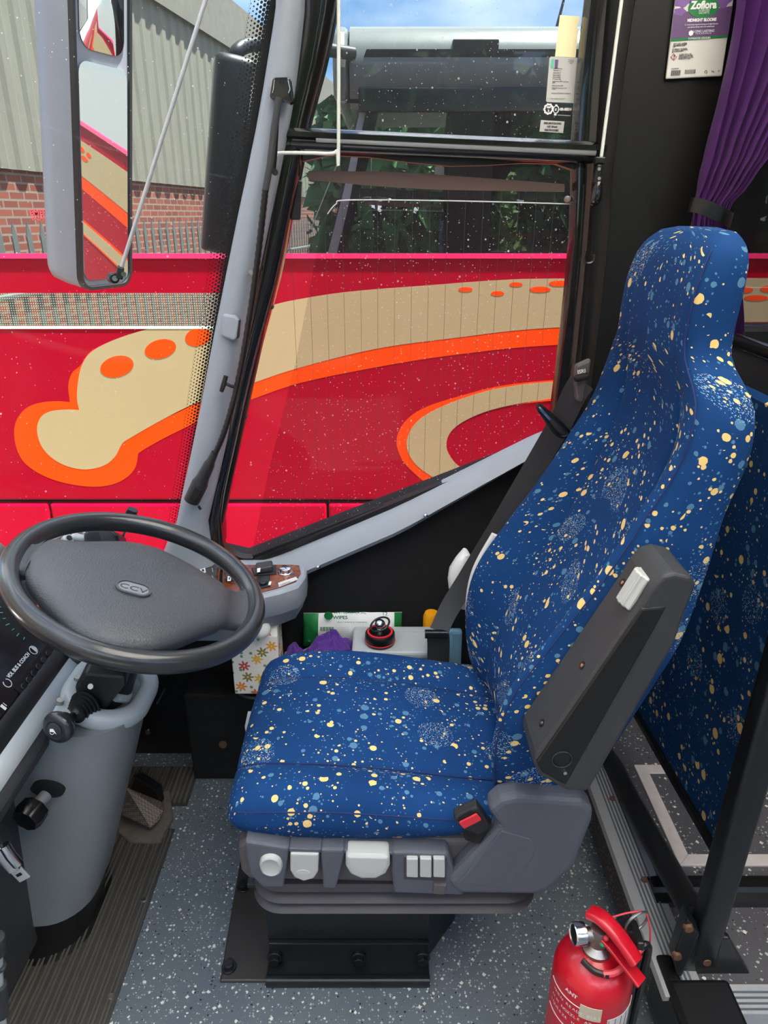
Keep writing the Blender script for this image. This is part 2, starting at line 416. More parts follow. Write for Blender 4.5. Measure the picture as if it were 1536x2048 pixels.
def clearglass(name, tint, haze, speck, refl=1., scratch=0.):
    g = G(name); c = g.coord()
    tr = g.n('BsdfTransparent', {'Color': tint}).outputs[0]
    gl = g.n('BsdfGlossy', {'Color': (1, 1, 1, 1), 'Roughness': .01}).outputs[0]
    fr = g.math('MULTIPLY', g.n('Fresnel', {'IOR': 1.42}).outputs[0], refl)
    a = g.n('MixShader', {0: fr, 1: tr, 2: gl}).outputs[0]
    dust_glare = g.n('BsdfDiffuse', {'Color': srgb(225, 225, 222)}).outputs[0]
    tl = g.n('BsdfTranslucent', {'Color': srgb(225, 225, 222)}).outputs[0]
    dd = g.n('MixShader', {0: .5, 1: dust_glare, 2: tl}).outputs[0]
    vr = g.vor(c, 62); sp = g.n('SeparateColor', {0: vr.outputs['Color']})
    d1 = g.math('MULTIPLY', g.math('LESS_THAN', vr.outputs['Distance'], g.math('MULTIPLY', sp.outputs[0], .14)), g.math('GREATER_THAN', sp.outputs[1], 1-speck))
    v2 = g.vor(c, 170); s2 = g.n('SeparateColor', {0: v2.outputs['Color']})
    d2 = g.math('MULTIPLY', g.math('LESS_THAN', v2.outputs['Distance'], g.math('MULTIPLY', s2.outputs[0], .2)), g.math('GREATER_THAN', s2.outputs[1], 1-speck))
    f = g.math('MULTIPLY', g.math('ADD', d1, d2, True), .55)
    cloud = g.math('MULTIPLY', g.noise(c, 6, 5, .65), haze*2)  # pale veil; on the windscreen it stands in for sky glare
    f = g.math('ADD', f, cloud, True)
    if scratch:
        st = g.noise(g.coord('Object', (3, 3, 30), (0, .5, 0)), 24, 6, .75)
        st2 = g.noise(c, 160, 3, .7)
        f = g.math('ADD', f, g.math('MULTIPLY', g.math('MULTIPLY', g.math('POWER', st, 3.), g.math('POWER', st2, 2.)), scratch), True)
    return g.out(g.n('MixShader', {0: f, 1: a, 2: dd}).outputs[0])
M['windscreen'] = clearglass('windscreen_glass', (.88, .95, .92, 1), .010, .25, .3)
M['sideglass'] = clearglass('side_window_glass', (.93, .96, .95, 1), .012, .45, .6)
M['lowglass'] = clearglass('scratched_window_glass', (.95, .95, .95, 1), .004, .28, .08, .3)
M['film'] = clearglass('dark_sun_film', (.88, .87, .88, 1), .0, .2, .1)
M['tint'] = clearglass('tinted_passenger_glass', (.55, .56, .58, 1), .005, .1, .8)
g = G('frit_dots'); c = g.coord('UV')
mp = g.n('Mapping', {'Vector': c}); mp.inputs['Scale'].default_value = (1, 1, 0)
def hexdist(off):
    q = g.n('Mapping', {'Vector': c}); q.inputs['Scale'].default_value = (1/.0125, 1/.00722, 0); q.inputs['Location'].default_value = (off, off, 0)
    fr = g.n('VectorMath', {0: q.outputs[0]}, operation='FRACTION').outputs[0]
    ce = g.n('VectorMath', {0: fr, 1: (.5, .5, 0)}, operation='SUBTRACT').outputs[0]
    sc = g.n('VectorMath', {0: ce, 1: (.0125, .00722, 0)}, operation='MULTIPLY').outputs[0]
    return g.n('VectorMath', {0: sc}, operation='LENGTH').outputs['Value']
dm = g.math('MINIMUM', hexdist(0), hexdist(.5))
ux = g.n('SeparateXYZ', {0: c}).outputs[0]
rad = g.n('MapRange', {0: ux, 1: .046, 2: .080, 3: .0046, 4: .0014}).outputs[0]
hole = g.math('GREATER_THAN', rad, dm)
solid = g.math('LESS_THAN', ux, .003)
msk = hole
tr = g.n('BsdfTransparent').outputs[0]; bk = g.n('BsdfPrincipled', {'Base Color': (.006, .006, .006, 1), 'Roughness': .5}).outputs[0]
M['frit'] = g.out(g.n('MixShader', {0: msk, 1: tr, 2: bk}).outputs[0])
g = G('mirror_glass'); c = g.coord()
gl = g.n('BsdfGlossy', {'Color': (.82, .84, .86, 1), 'Roughness': .01}).outputs[0]
df = g.n('BsdfDiffuse', {'Color': (.5, .5, .5, 1)}).outputs[0]
vr = g.vor(c, 90); st = g.math('MULTIPLY', g.math('LESS_THAN', vr.outputs['Distance'], .13), .3)
M['mirror'] = g.out(g.n('MixShader', {0: st, 1: gl, 2: df}).outputs[0])
# outdoors
g = G('corrugated_grey_cladding'); c = g.coord('Object', (1, 1, .25))
M['cladding'] = g.pbr(g.mix(g.noise(c, 5, 5, .7), srgb(122, 114, 100), srgb(156, 149, 134)), .8)
g = G('concrete_fascia'); c = g.coord(); M['fascia'] = g.pbr(g.mix(g.noise(c, 6, 5, .7), srgb(112, 104, 92), srgb(150, 141, 128)), .85)
g = G('red_brickwork'); c = g.coord('UV')
br = g.n('TexBrick', {'Vector': c, 'Color1': srgb(158, 82, 62), 'Color2': srgb(126, 62, 48), 'Mortar': srgb(150, 130, 116), 'Scale': 1., 'Mortar Size': .01, 'Brick Width': .225, 'Row Height': .075})
M['brick'] = g.pbr(br.outputs['Color'], .85)
M['palisade'] = plain('galvanised_palisade', srgb(120, 124, 122), .5, .3, var=.15)
g = G('tarmac'); c = g.coord(); M['tarmac'] = g.pbr(g.mix(g.noise(c, 40, 5, .8), srgb(84, 82, 80), srgb(116, 113, 108)), .9)
g = G('leaf_green'); c = g.coord(); M['leaf'] = g.pbr(g.mix(g.noise(c, 3, 3), srgb(58, 96, 38), srgb(120, 150, 70)), .7)
M['leafdark'] = plain('dark_leaf', srgb(58, 104, 48), .7, var=.3)
M['bark'] = plain('bark', srgb(80, 66, 52), .9, var=.3)
M['coachroof'] = plain('dark_roof_paint', srgb(112, 115, 110), .3, Coat_Weight=.3)
M['lining'] = plain('pale_ceiling_lining', srgb(200, 198, 194), .8)
M['felt'] = plain('charcoal_felt', srgb(40, 40, 42), .95)
# flower-patterned carton
g = G('flower_print_card'); c3 = g.n('SeparateXYZ', {0: g.coord()}); c = g.n('CombineXYZ', {0: g.math('ADD', c3.outputs[0], c3.outputs[1]), 1: c3.outputs[2], 2: 0.}).outputs[0]
vr = g.vor(c, 26, '2D', .75); sp = g.n('SeparateColor', {0: vr.outputs['Color']})
ps = g.n('VectorMath', {0: vr.outputs['Position'], 1: c}, operation='SUBTRACT').outputs[0]
px_ = g.n('SeparateXYZ', {0: g.n('VectorMath', {0: c, 1: g.n('VectorMath', {0: vr.outputs['Position'], 'Scale': 1.}, operation='SCALE').outputs[0]}, operation='SUBTRACT').outputs[0]})
ang = g.math('ARCTAN2', px_.outputs[1], px_.outputs[0])
pet = g.math('ADD', g.math('MULTIPLY', g.math('COSINE', g.math('MULTIPLY', ang, 7.)), .11), .27)
fl = g.math('LESS_THAN', vr.outputs['Distance'], pet)
hue = g.ramp(sp.outputs[0], (0., srgb(214, 90, 80)), (.3, srgb(232, 140, 60)), (.5, srgb(238, 206, 70)), (.7, srgb(190, 40, 80)), (1., srgb(90, 150, 80)))
hue_n = g.t.nodes[-1]
v2 = g.vor(c, 52, '2D', 1.); s2 = g.n('SeparateColor', {0: v2.outputs['Color']})
lf = g.math('MULTIPLY', g.math('LESS_THAN', v2.outputs['Distance'], .2), g.math('GREATER_THAN', s2.outputs[0], .5))
col = g.mix(lf, srgb(238, 236, 232), srgb(96, 160, 96)); col = g.mix(fl, col, hue)
cen = g.math('LESS_THAN', vr.outputs['Distance'], .07); col = g.mix(cen, col, srgb(240, 200, 90))
M['flowers'] = g.pbr(col, .5)
# ------------------------------------------------------------------ the cab shell
WY = 1.55                                   # inner face of the driver's side wall
PF = .13                                    # height of the raised gangway platform
struct(B().bb(-1.2, .497, -.95, 1.60, -.06, 0).done('floor', M['floor'], smooth=0))
struct(B().bb(.497, 3.2, .80, 1.60, -.06, PF).done('floor_platform', M['platform'], smooth=0))
struct(B().bb(.497, 3.2, -.95, .80, -.06, -.001).done('floor_gangway', M['floor'], smooth=0))
struct(B().bb(3.2, 3.26, -.95, 1.6, -.06, 2.4).done('wall_rear', M['pillar'], smooth=0))
def xz(pts, y0, y1, name, m, bevel=0):
    return B().prism([(x, y0, z) for x, z in pts], (0, y1-y0, 0)).done(name, m, smooth=0, bevel=bevel)
q = lambda u, v: (PY(u, v, WY).x, PY(u, v, WY).z)
sill_l, sill_r = q(490, 1117), q(1102, 882)
struct(xz([(-1.2, -.06), (3.2, -.06), (3.2, 1.15), (.40, 1.15), sill_r, sill_l, (-.42, .62), (-.47, .56), (-1.2, .56)], WY, WY+.06, 'wall_right', M['blackmatt']))
struct(xz([(.395, .90), (.66, .90), (.66, 2.3), (.395, 2.3)], WY-.012, WY+.06, 'trim_1', M['pillar'], .006), 'black upright trim panel between driver window and passenger window')
struct(xz([(-.22, 1.98), (3.2, 1.98), (3.2, 2.25), (-.1, 2.25)], WY, WY+.06, 'wall_right_top', M['pillar']))
struct(B().bb(.1, 3.2, -1.0, -.95, -.06, 1.0).done('wall_left', M['grey'], smooth=0))  # unseen wall, height chosen to hold low light off the floor
for k, x in enumerate((.55, 1.9)):
    struct(B().bb(x, x+.09, -1.0, -.95, 1.0, 2.2).done('wall_left_post', M['pillar'], smooth=0))
# roof with rounded coves
rp = [(1.61, 2.0), (1.62, 2.16), (1.60, 2.26), (1.53, 2.35), (1.44, 2.395), (1.28, 2.42), (-.50, 2.43), (-.80, 2.40), (-.92, 2.35), (-.98, 2.27), (-1.0, 2.16)]
ri = [(y*.965 if y > 0 else y*.95, z-.05) for y, z in rp]
def roofpart(x0, x1, k0, k1):
    o_, i_ = rp[k0:k1], ri[k0:k1]; prof = o_+i_[::-1]
    b.loft([[(x, y, z) for y, z in prof] for x in (x0, x1)])
b = B(); roofpart(-.20, 3.26, 0, 6); roofpart(-.20, 3.26, 6, 11); roofpart(-.20, -.05, 5, 7); roofpart(1.25, 3.26, 5, 7)
struct(b.done('ceiling', [M['coachroof']], smooth=50))
g = G('milky_fill_panel'); tl = g.n('BsdfTranslucent', {'Color': (.96, .94, .89, 1)}).outputs[0]; tr = g.n('BsdfDiffuse', {'Color': (.9, .9, .9, 1)}).outputs[0]
M['fillpanel'] = g.out(g.n('MixShader', {0: .2, 1: tl, 2: tr}).outputs[0])
struct(B().bb(-.05, 1.25, -.52, 1.24, 2.412, 2.418).done('fill_light_panel', M['fillpanel'], smooth=0), 'unseen milky roof panel added to light the cab')  # added above the view to spread soft sunlight into the cab
b = B()
b.prism([(-.20, y, z) for y, z in [(1.60, 1.99)]+rp[1:-1]+[(-.99, 1.99)]], (-.10, 0, 0))
struct(b.done('ceiling_front_header', M['coachroof'], smooth=0, bevel=.05, seg=4))
b = B()
b.prism([(x, 1.615, 1.985) for x in ()] or [(-.15, 1.60, 1.93), (-.15, 1.625, 1.93), (-.15, 1.625, 2.06), (-.15, 1.60, 2.06)], (3.3, 0, 0))
struct(b.done('trim_2', M['gloss'], smooth=0, bevel=.008))

# ------------------------------------------------------------------ windscreen
def ws_edge(z): return -.455+(z-.6)*.262
def ws(y, z, off=0):
    t = abs((y-.30)/1.25); t = min(t, 1)
    return V((ws_edge(z)-off-.80*(1-t**4.2), y, z))
b = B(); rows = []
ys = [1.55-.012*i for i in range(30)]+[1.19-.08*i for i in range(27)]
for i in range(16):
    z = .60+(2.02-.60)*i/15
    rows.append([ws(y, z) for y in ys])
b.loft(rows, False, False, False)
struct(b.done('window_1', M['windscreen'], smooth=180, normals=False))
b = B(); rows = []
arc = [0]
for i in range(24):
    z = .60+(2.02-.60)*i/23
    r = []; d = 0.; y = 1.555
    while d < .1005:
        r.append((ws(y, z, -.0015), d)); y2 = y-.004; d += (ws(y2, z)-ws(y, z)).length; y = y2
    # resample to 8 columns
    cols = []
    for k in range(9):
        s_ = .10*k/8
        for a_, c_ in zip(r, r[1:]):
            if a_[1] <= s_ <= c_[1]+1e-9: cols.append((a_[0].lerp(c_[0], (s_-a_[1])/max(1e-9, c_[1]-a_[1])), s_)); break
        else: cols.append((r[-1][0], s_))
    rows.append([(p, s_, z) for p, s_ in cols])
vs = [[b.vv(p) for p, _, _ in r] for r in rows]
for i in range(len(rows)-1):
    for k in range(8):
        b.face([vs[i][k], vs[i][k+1], vs[i+1][k+1], vs[i+1][k]],
               [(rows[i][k][1], rows[i][k][2]), (rows[i][k+1][1], rows[i][k+1][2]), (rows[i+1][k+1][1], rows[i+1][k+1][2]), (rows[i+1][k][1], rows[i+1][k][2])])
struct(b.done('window_1_dotted_edge', M['frit'], smooth=180, normals=False))

# ------------------------------------------------------------------ front pillar
PIL = [(-450, 612, 666), (-60, 556, 613), (0, 550, 607), (110, 534, 596), (200, 519, 584), (300, 500, 566), (430, 473, 540), (560, 447, 513), (700, 420, 486), (800, 401, 468), (900, 381, 450), (1000, 360, 428), (1060, 347, 414), (1110, 322, 425), (1180, 300, 450)]
b = B(); rings = []
for i in range(40):
    v = lerp(-450, 1180, i/39); L, R = interp(PIL, v)
    a, c = PY(L, v, 1.475), PY(R, v, 1.50)
    wd = c.x-a.x
    rings.append([V((a.x-.01, 1.575, a.z)), V((a.x, 1.49, a.z)), V((a.x+wd*.10, 1.468, a.z)), V((a.x+wd*.28, 1.458, a.z)), V((a.x+wd*.55, 1.456, a.z)), V((a.x+wd*.8, 1.464, a.z)), V((a.x+wd*.95, 1.48, a.z)), V((a.x+wd, 1.50, a.z)), V((a.x+wd+.004, 1.575, a.z))])
b.loft(rings)
struct(b.done('trim_3', M['grey'], smooth=60), 'grey front pillar trim between windscreen and driver window')
# black seal between pillar and side glass
b = B()
pa = [(-450, 664, 752), (-60, 610, 688), (0, 604, 676), (130, 588, 650), (262, 566, 616), (310, 558, 606), (430, 536, 583), (560, 510, 556), (700, 483, 519), (800, 464, 494), (900, 446, 472), (1000, 425, 450), (1060, 411, 443), (1090, 408, 446)]
rings = []
for i in range(30):
    v = lerp(-450, 1090, i/29); L, R = interp(pa, v)
    a, c = PY(L-8, v, 1.52), PY(R, v, 1.535)
    rings.append([V((a.x, 1.58, a.z)), V((a.x, 1.518, a.z)), V((lerp(a.x, c.x, .5), 1.512, a.z)), V((c.x-.006, 1.52, c.z)), V((c.x, 1.535, c.z)), V((c.x, 1.58, c.z))])
b.loft(rings); struct(b.done('trim_4', M['gloss'], smooth=60), 'black rubber seal strip beside the grey front pillar')

# ------------------------------------------------------------------ driver's side windows
lower = [(604, 320), (1152, 337), (1140, 520), (1118, 740), (1102, 868), (1085, 884), (800, 1000), (530, 1108), (508, 1113), (480, 1110), (452, 1092), (444, 1068), (450, 1020), (519, 700), (560, 520)]
lw = [PY(u, v, 1.565) for u, v in lower]
struct(B().prism(lw, (0, .006, 0)).done('window_2', M['lowglass'], smooth=0), 'lower driver side window pane')
film = [(700, 400), (920, 402), (1140, 408), (1128, 600), (1106, 860), (1085, 880), (800, 998), (600, 1078), (530, 1104), (505, 1100), (540, 930), (590, 730), (640, 470), (655, 428), (672, 408)]
flm = B().prism([PY(u, v, 1.562) for u, v in film], (0, .001, 0)).done('window_2_sun_film', M['film'], smooth=0)
struct(flm, 'dark sun film on the lower driver side window')
fe = [PY(u, v, 1.5615) for u, v in [(655, 428), (672, 408), (700, 400), (920, 402), (1140, 408)]]
struct(B().tube(catmull(fe, 5), .0011, 6).done('window_2_film_edge', M['white']), 'whitish edge of the sun film')
wires = B()
for k in range(17):
    x = lerp(PY(590, 640, 1.5675).x, PY(1120, 640, 1.5675).x, k/16)
    zt = PY(700, 400 if x > -.12 else 450, 1.567).z
    zb = lerp(sill_l[1]-.01, sill_r[1]-.01, (x-sill_l[0])/(sill_r[0]-sill_l[0]))
    wires.tube([(x, 1.561, zt+.02), (x, 1.561, max(zb, .6))], .0004, 4)
struct(wires.done('window_2_heating_wires', M['ink']), 'thin vertical heating wires in the lower driver window')
upper = [(738, -450), (1246, -450), (1165, 285), (620, 262)]
struct(B().prism([PY(u, v, 1.565) for u, v in upper], (0, .006, 0)).done('window_3', M['sideglass'], smooth=0), 'upper driver side window pane')
# rubber seal of the lower pane
seal = catmull([PY(u, v, 1.548) for u, v in [(600, 318), (900, 326), (1154, 337), (1142, 520), (1120, 740), (1103, 868), (1085, 886), (800, 1003), (530, 1112), (506, 1117), (478, 1114), (449, 1095), (440, 1068), (447, 1020), (516, 700), (557, 520)]], 4, True)
struct(B().sweep(seal, [(-.006, -.012), (.006, -.012), (.006, .014), (-.006, .014)], (0, 1, 0), True).done('trim_5', M['rubber'], smooth=50), 'black rubber seal around the lower driver window')
# transom between the two panes: gloss black rounded bar
b = B(); rings = []
for k in range(13):
    u = lerp(568, 1206, k/12); vt, vb = lerp(254, 284, k/12), lerp(303, 330, k/12)
    a, c = PY(u, vt, 1.535), PY(u, vb, 1.535); h = a.z-c.z
    rings.append([V((a.x, y, c.z+h*t)) for y, t in ((1.58, 0), (1.53, 0), (1.517, .10), (1.512, .28), (1.513, .48), (1.503, .58), (1.503, .78), (1.512, .93), (1.53, 1), (1.58, 1))])
b.loft(rings); struct(b.done('trim_6', M['gloss'], smooth=50), 'gloss black cross bar between the two driver window panes')
b = B(); rings = []
for k in range(13):
    u = lerp(632, 1192, k/12); vc = lerp(273, 300, k/12); a = PY(u, vc, 1.512); r_ = .0105
    rings.append([a+V((0, -.010*math.sin(x)+.004, r_*math.cos(x))) for x in [math.pi*j/10 for j in range(11)]]+[a+V((0, .012, -r_)), a+V((0, .012, r_))])
b.loft(rings); struct(b.done('trim_14', M['bead'], smooth=60), 'bright metal glazing bead along the cross bar')
# right-hand upright of the driver window
for nm, prof, yy, mm, lab in (('trim_7', [(-450, 1232, 1276), (-80, 1186, 1232), (285, 1150, 1200), (330, 1150, 1196), (520, 1142, 1180), (740, 1118, 1158), (900, 1098, 1140)], 1.525, 'gloss', 'gloss black window upright left of the pillar channel'),
                              ('trim_8', [(-450, 1266, 1340), (-80, 1228, 1285), (285, 1198, 1236), (520, 1178, 1216), (740, 1156, 1190), (900, 1138, 1172)], 1.50, 'pillar', 'black channel upright beside the driver window')):
    b = B(); rings = []
    for k in range(14):
        v = lerp(-450, 900, k/13); L, R = interp(prof, v); a, c = PY(L, v, yy), PY(R, v, yy); wd = c.x-a.x
        rings.append([V((a.x, 1.56, a.z)), V((a.x, yy+.012, a.z)), V((a.x+wd*.12, yy, a.z)), V((a.x+wd*.4, yy+.004, a.z)), V((a.x+wd*.6, yy+.004, a.z)), V((a.x+wd*.88, yy-.004, a.z)), V((c.x, yy+.01, a.z)), V((c.x, 1.56, a.z))])
    b.loft(rings); struct(b.done(nm, M[mm], smooth=45), lab)
# grey sloping sill
b = B()
up = [(505, 1122), (560, 1110), (800, 1008), (1062, 878), (1090, 866)]; lo = [(520, 1190), (640, 1137), (800, 1068), (1050, 925), (1085, 905)]
rings = []
for i in range(24):
    t = i/23*(len(up)-1); k = min(int(t), len(up)-2); f = t-k
    a = PY(lerp(up[k][0], up[k+1][0], f), lerp(up[k][1], up[k+1][1], f), 1.54); c = PY(lerp(lo[k][0], lo[k+1][0], f), lerp(lo[k][1], lo[k+1][1], f), 1.505)
    m_ = a.lerp(c, .45)
    rings.append([V((a.x, 1.56, a.z)), a, V((lerp(a.x, c.x, .2), 1.512, lerp(a.z, c.z, .2))), V((lerp(a.x, c.x, .8), 1.496, lerp(a.z, c.z, .8))), c, V((c.x, 1.56, c.z))])
b.loft(rings); struct(b.done('trim_9', M['grey'], smooth=45), 'grey sloping sill under the driver window')
for u, v in ((636, 1133), (851, 1030)):
    p = PY(u, v, 1.497); sc_ = B().cyl(p, p+V((0, -.006, 0)), .0065, .005, 12).sph(p+V((0, -.006, 0)), .0048, (1, .6, 1), 12)
    tag(sc_.done('screw', M['chrome']), 'chrome screw at the lower end of the sloping grey sill' if u < 700 else 'small screw half way along the sloping grey sill', 'screw')
# passenger window
struct(B().bb(.66, 3.2, 1.562, 1.57, 1.15, 2.0).done('window_4', M['tint'], smooth=0), 'tinted passenger side window behind the curtain')
struct(B().bb(.64, 3.2, 1.515, 1.56, 1.10, 1.155).done('trim_10', M['pillar'], smooth=0, bevel=.01), 'black sill of the passenger window')
# edge nosings of the platform
b = B(); pr = [(.478, .0), (.497, .0), (.497, PF-.004), (.552, PF), (.552, PF+.006), (.50, PF+.008), (.482, PF+.006), (.478, PF-.004)]
b = B().prism([(x, .80, z) for x, z in pr[2:]], (0, .72, 0))
gr = B()
for k in range(5): gr.bb(.503+k*.0078, .5062+k*.0078, .80, 1.52, PF+.004, PF+.0085)
struct(gr.done('trim_11_grooves', M['alugroove'], smooth=0), 'dark grooves in the platform edge nosing')
struct(b.done('trim_11', M['alu'], smooth=0), 'ribbed aluminium nosing along the platform edge')
for y in (1.245, 1.03):
    tag(B().cyl((.522, y, PF+.008), (.522, y, PF+.0115), .007, .006, 12).done('screw', M['rust']), 'rusty screw in the ribbed platform nosing, %s one' % ('farther' if y > 1.1 else 'nearer'), 'screw')
b = B().bb(.60, 3.2, .772, .822, PF-.03, PF+.006)
gr = B()
for k in range(4): gr.bb(.60, 3.2, .778+k*.0095, .7815+k*.0095, PF+.004, PF+.0068)
struct(gr.done('trim_12_grooves', M['alugroove'], smooth=0), 'dark grooves in the front platform nosing')
struct(b.done('trim_12', M['alu'], smooth=0), 'pale ribbed nosing along the front of the platform')
b = B().sweep([(.53, 1.01, PF), (.62, 1.01, PF), (3.2, 1.01, PF)], [(-.035, 0), (.035, 0), (.03, .008), (.012, .012), (.006, .02), (-.012, .02), (-.018, .010), (-.032, .006)], (0, 0, 1))
struct(b.done('trim_13', M['rubber'], smooth=40), 'black rubber cover strip across the platform')
# hatch frame let into the platform
fr_ = thing('floor_hatch', 'pale metal framed hatch in the platform floor beside the driver seat', 'hatch', (.75, 1.21, PF))
x0, x1, y0, y1, t_ = .609, .93, 1.068, 1.358, .028
for nm, poly in (('frame_strip', [(x0, y0), (x1, y0), (x1-t_, y0+t_), (x0+t_, y0+t_)]), ('frame_strip', [(x0, y0), (x0+t_, y0+t_), (x0+t_, y1-t_), (x0, y1)]),
                 ('frame_strip', [(x0, y1), (x0+t_, y1-t_), (x1-t_, y1-t_), (x1, y1)]), ('frame_strip', [(x1, y0), (x1, y1), (x1-t_, y1-t_), (x1-t_, y0+t_)])):
    B().prism([(x, y, PF) for x, y in poly], (0, 0, .005)).done(nm, M['hatch'], fr_, smooth=0, bevel=.001)
B().bb(x0+t_, x1-t_, y0+t_, y1-t_, PF, PF+.002).done('lid', M['platform'], fr_, smooth=0)
# ------------------------------------------------------------------ outside: yard, neighbour coach, building
OY = 3.2                                     # near side of the coach parked alongside
struct(B().bb(-30, 30, -30, 30, -1.10, -1.02).done('ground', M['tarmac'], smooth=0))
mir = lambda p: V((p[0], 2*OY-p[1], p[2]))
co = thing('coach', 'crimson coach with beige and orange swoosh livery parked alongside', 'coach', (1.5, OY+1.2, -1.02))
zt, zl = PY(700, 512, OY).z, PY(700, 1003, OY).z
zs0, zs1 = PY(200, 652, OY).z, PY(200, 586, OY).z
b = B().bb(-3.4, 8, OY, OY+2.5, zl+.006, zt)
b.done('side_panel', M['redpaint'], co, smooth=0, bevel=.012)
B().sweep([(-3.4, OY-.001, zt), (8, OY-.001, zt)], [(-.005, -.010), (.005, -.010), (.004, .010), (-.004, .010)], (0, 0, 1)).done('lit_waist_edge', M['waistshine'], co, smooth=30)
x = -3.4; cuts = [PY(98, 1010, OY).x, PY(655, 1010, OY).x, .75, 2.2, 4.0, 8.0]
for c_ in cuts:
    B().bb(x+.006, c_-.006, OY-.006, OY+.5, -.75, zl-.012).done('locker_door', M['redskirtlit'], co, smooth=0, bevel=.01); x = c_
B().bb(-3.4, 8, OY+.03, OY+2.4, -.8, zl+.02).done('chassis_skirt', M['blackmatt'], co, smooth=0)
B().bb(-3.4, 8, OY+.002, OY+2.49, zt, 3.0).done('window_glass', M['privacy'], co, smooth=0)
B().bb(-3.4, 8, OY-.0, OY+2.5, 3.0, 3.15).done('roof', M['redpaint'], co, smooth=0, bevel=.06)
for k in range(2):
    xw = -1.6+k*5.5
    B().cyl((xw, OY+.02, -.55), (xw, OY+.3, -.55), .47, None, 40).done('wheel', M['rubber'], co, bevel=.03)
xd0, xd1 = -3.2, PY(480, 620, OY).x
B().bb(xd0, xd1, OY-.0015, OY+.02, zs0, zs1).done('dotted_glass_band', M['dotband'], co, smooth=0)
B().bb(xd0, xd1, OY-.002, OY+.02, zs0-.012, zs0).done('band_edge_trim', M['whiterod'], co, smooth=0)
def decal(px, y, m, nm, n=5, closed=True, smoothit=True):
    pts = [PY(u, v, OY) for u, v in px]
    pts = [V((p.x, y, p.z)) for p in pts]
    if smoothit: pts = catmull(pts, n, True)
    return B().prism(pts, (0, .0003, 0)).done(nm, m, co, smooth=0)
Z3 = lambda L: [(a/2.4, 480+b_/2.4) for a, b_ in L]
def curve(px, n=6): return [(p.x, p.y) for p in catmull([(a, b_, 0) for a, b_ in px], n)]
or_l = curve(Z3([(500, 500), (430, 540), (388, 600), (345, 640), (328, 700), (336, 779)]))+curve(Z3([(336, 779), (280, 774), (200, 780), (130, 805), (82, 860), (68, 925), (80, 1000), (112, 1062), (170, 1110), (250, 1148), (345, 1173), (450, 1184), (540, 1173), (610, 1138), (650, 1090), (663, 1028)]))+curve(Z3([(663, 1024), (700, 1000), (780, 955), (880, 905)])+[(430, 826), (500, 800), (600, 766), (750, 735), (900, 711), (1110, 690), (1500, 676), (2000, 672)])
or_u = curve([(2000, 640), (1500, 644), (1110, 655), (900, 677), (750, 698), (600, 735), (500, 768), (400, 805), (300, 830), (208, 700)])
decal(or_l+or_u, OY-.0006, M['orange'], 'orange_band', smoothit=False)
be = curve([(2000, 562), (1500, 556), (1120, 557), (1000, 560), (850, 571), (700, 583), (600, 598), (540, 612), (470, 640), (415, 655)])+curve(Z3([(990, 420), (735, 420)]))+curve(Z3([(735, 420), (600, 460), (490, 505), (425, 550), (390, 610), (374, 690), (370, 760), (380, 814)]))+curve(Z3([(380, 816), (320, 814), (245, 822), (197, 850), (178, 910), (200, 990), (255, 1050), (330, 1088), (415, 1101), (500, 1082), (552, 1040), (580, 988), (595, 968)]))+curve(Z3([(595, 968), (720, 895), (880, 810)])+[(430, 791), (500, 768), (600, 735), (750, 698), (900, 677), (1110, 655), (1500, 644), (2000, 640)])
decal(be, OY-.0012, M['beige'], 'beige_band', smoothit=False)
def oval(cu, cv, ru, rv, rot=0, m='orange', y=OY-.0018, nm='orange_spot'):
    pts = []
    for k in range(28):
        a = 2*math.pi*k/28; du, dv = ru*math.cos(a), rv*math.sin(a); r = math.radians(rot)
        pts.append((cu+du*math.cos(r)-dv*math.sin(r), cv+du*math.sin(r)+dv*math.cos(r)))
    decal(pts, y, M[m], nm, smoothit=False)
for a_ in ((234, 733, 34, 21, -14), (321, 698, 32, 19, -14), (396, 674, 26, 18, -14), (931, 579, 14, 5), (995, 587, 13, 5), (1032, 569, 13, 4.5), (1080, 579, 21, 6), (1118, 567, 20, 6), (1170, 575, 18, 6), (1490, 580, 16, 6), (1540, 578, 20, 7), (1512, 596, 24, 6), (1575, 600, 22, 7), (1600, 572, 16, 6)): oval(*a_)
sw_o = curve([(2000, 744), (1500, 748), (1240, 752), (1095, 761), (1000, 772), (920, 792), (850, 815), (810, 843), (793, 880), (803, 917), (828, 946), (870, 976), (960, 1010)])
sw_i = curve([(985, 1000), (920, 950), (880, 925), (858, 890), (872, 850), (920, 815), (1000, 790), (1095, 776), (1240, 766), (1500, 762), (2000, 757)])
decal(sw_o+sw_i, OY-.0006, M['orange'], 'orange_swoosh', smoothit=False)
b_o = curve([(2000, 750), (1500, 754), (1240, 758), (1095, 764), (1000, 776), (930, 795), (865, 822), (828, 850), (813, 885), (823, 918), (850, 944), (905, 975), (1000, 1010)])
b_i = curve([(1010, 1000), (950, 955), (910, 925), (893, 893), (903, 862), (940, 836), (1000, 815), (1095, 799), (1240, 788), (1500, 782), (2000, 777)])
decal(b_o+b_i, OY-.0012, M['beige'], 'beige_swoosh', smoothit=False)
o_i = curve([(1095, 798), (1240, 787), (1500, 781), (2000, 775)]); o_j = curve([(2000, 779), (1500, 785), (1240, 791), (1095, 802), (1030, 810)])
decal(o_i+o_j, OY-.0018, M['orange'], 'orange_pinstripe', smoothit=False)
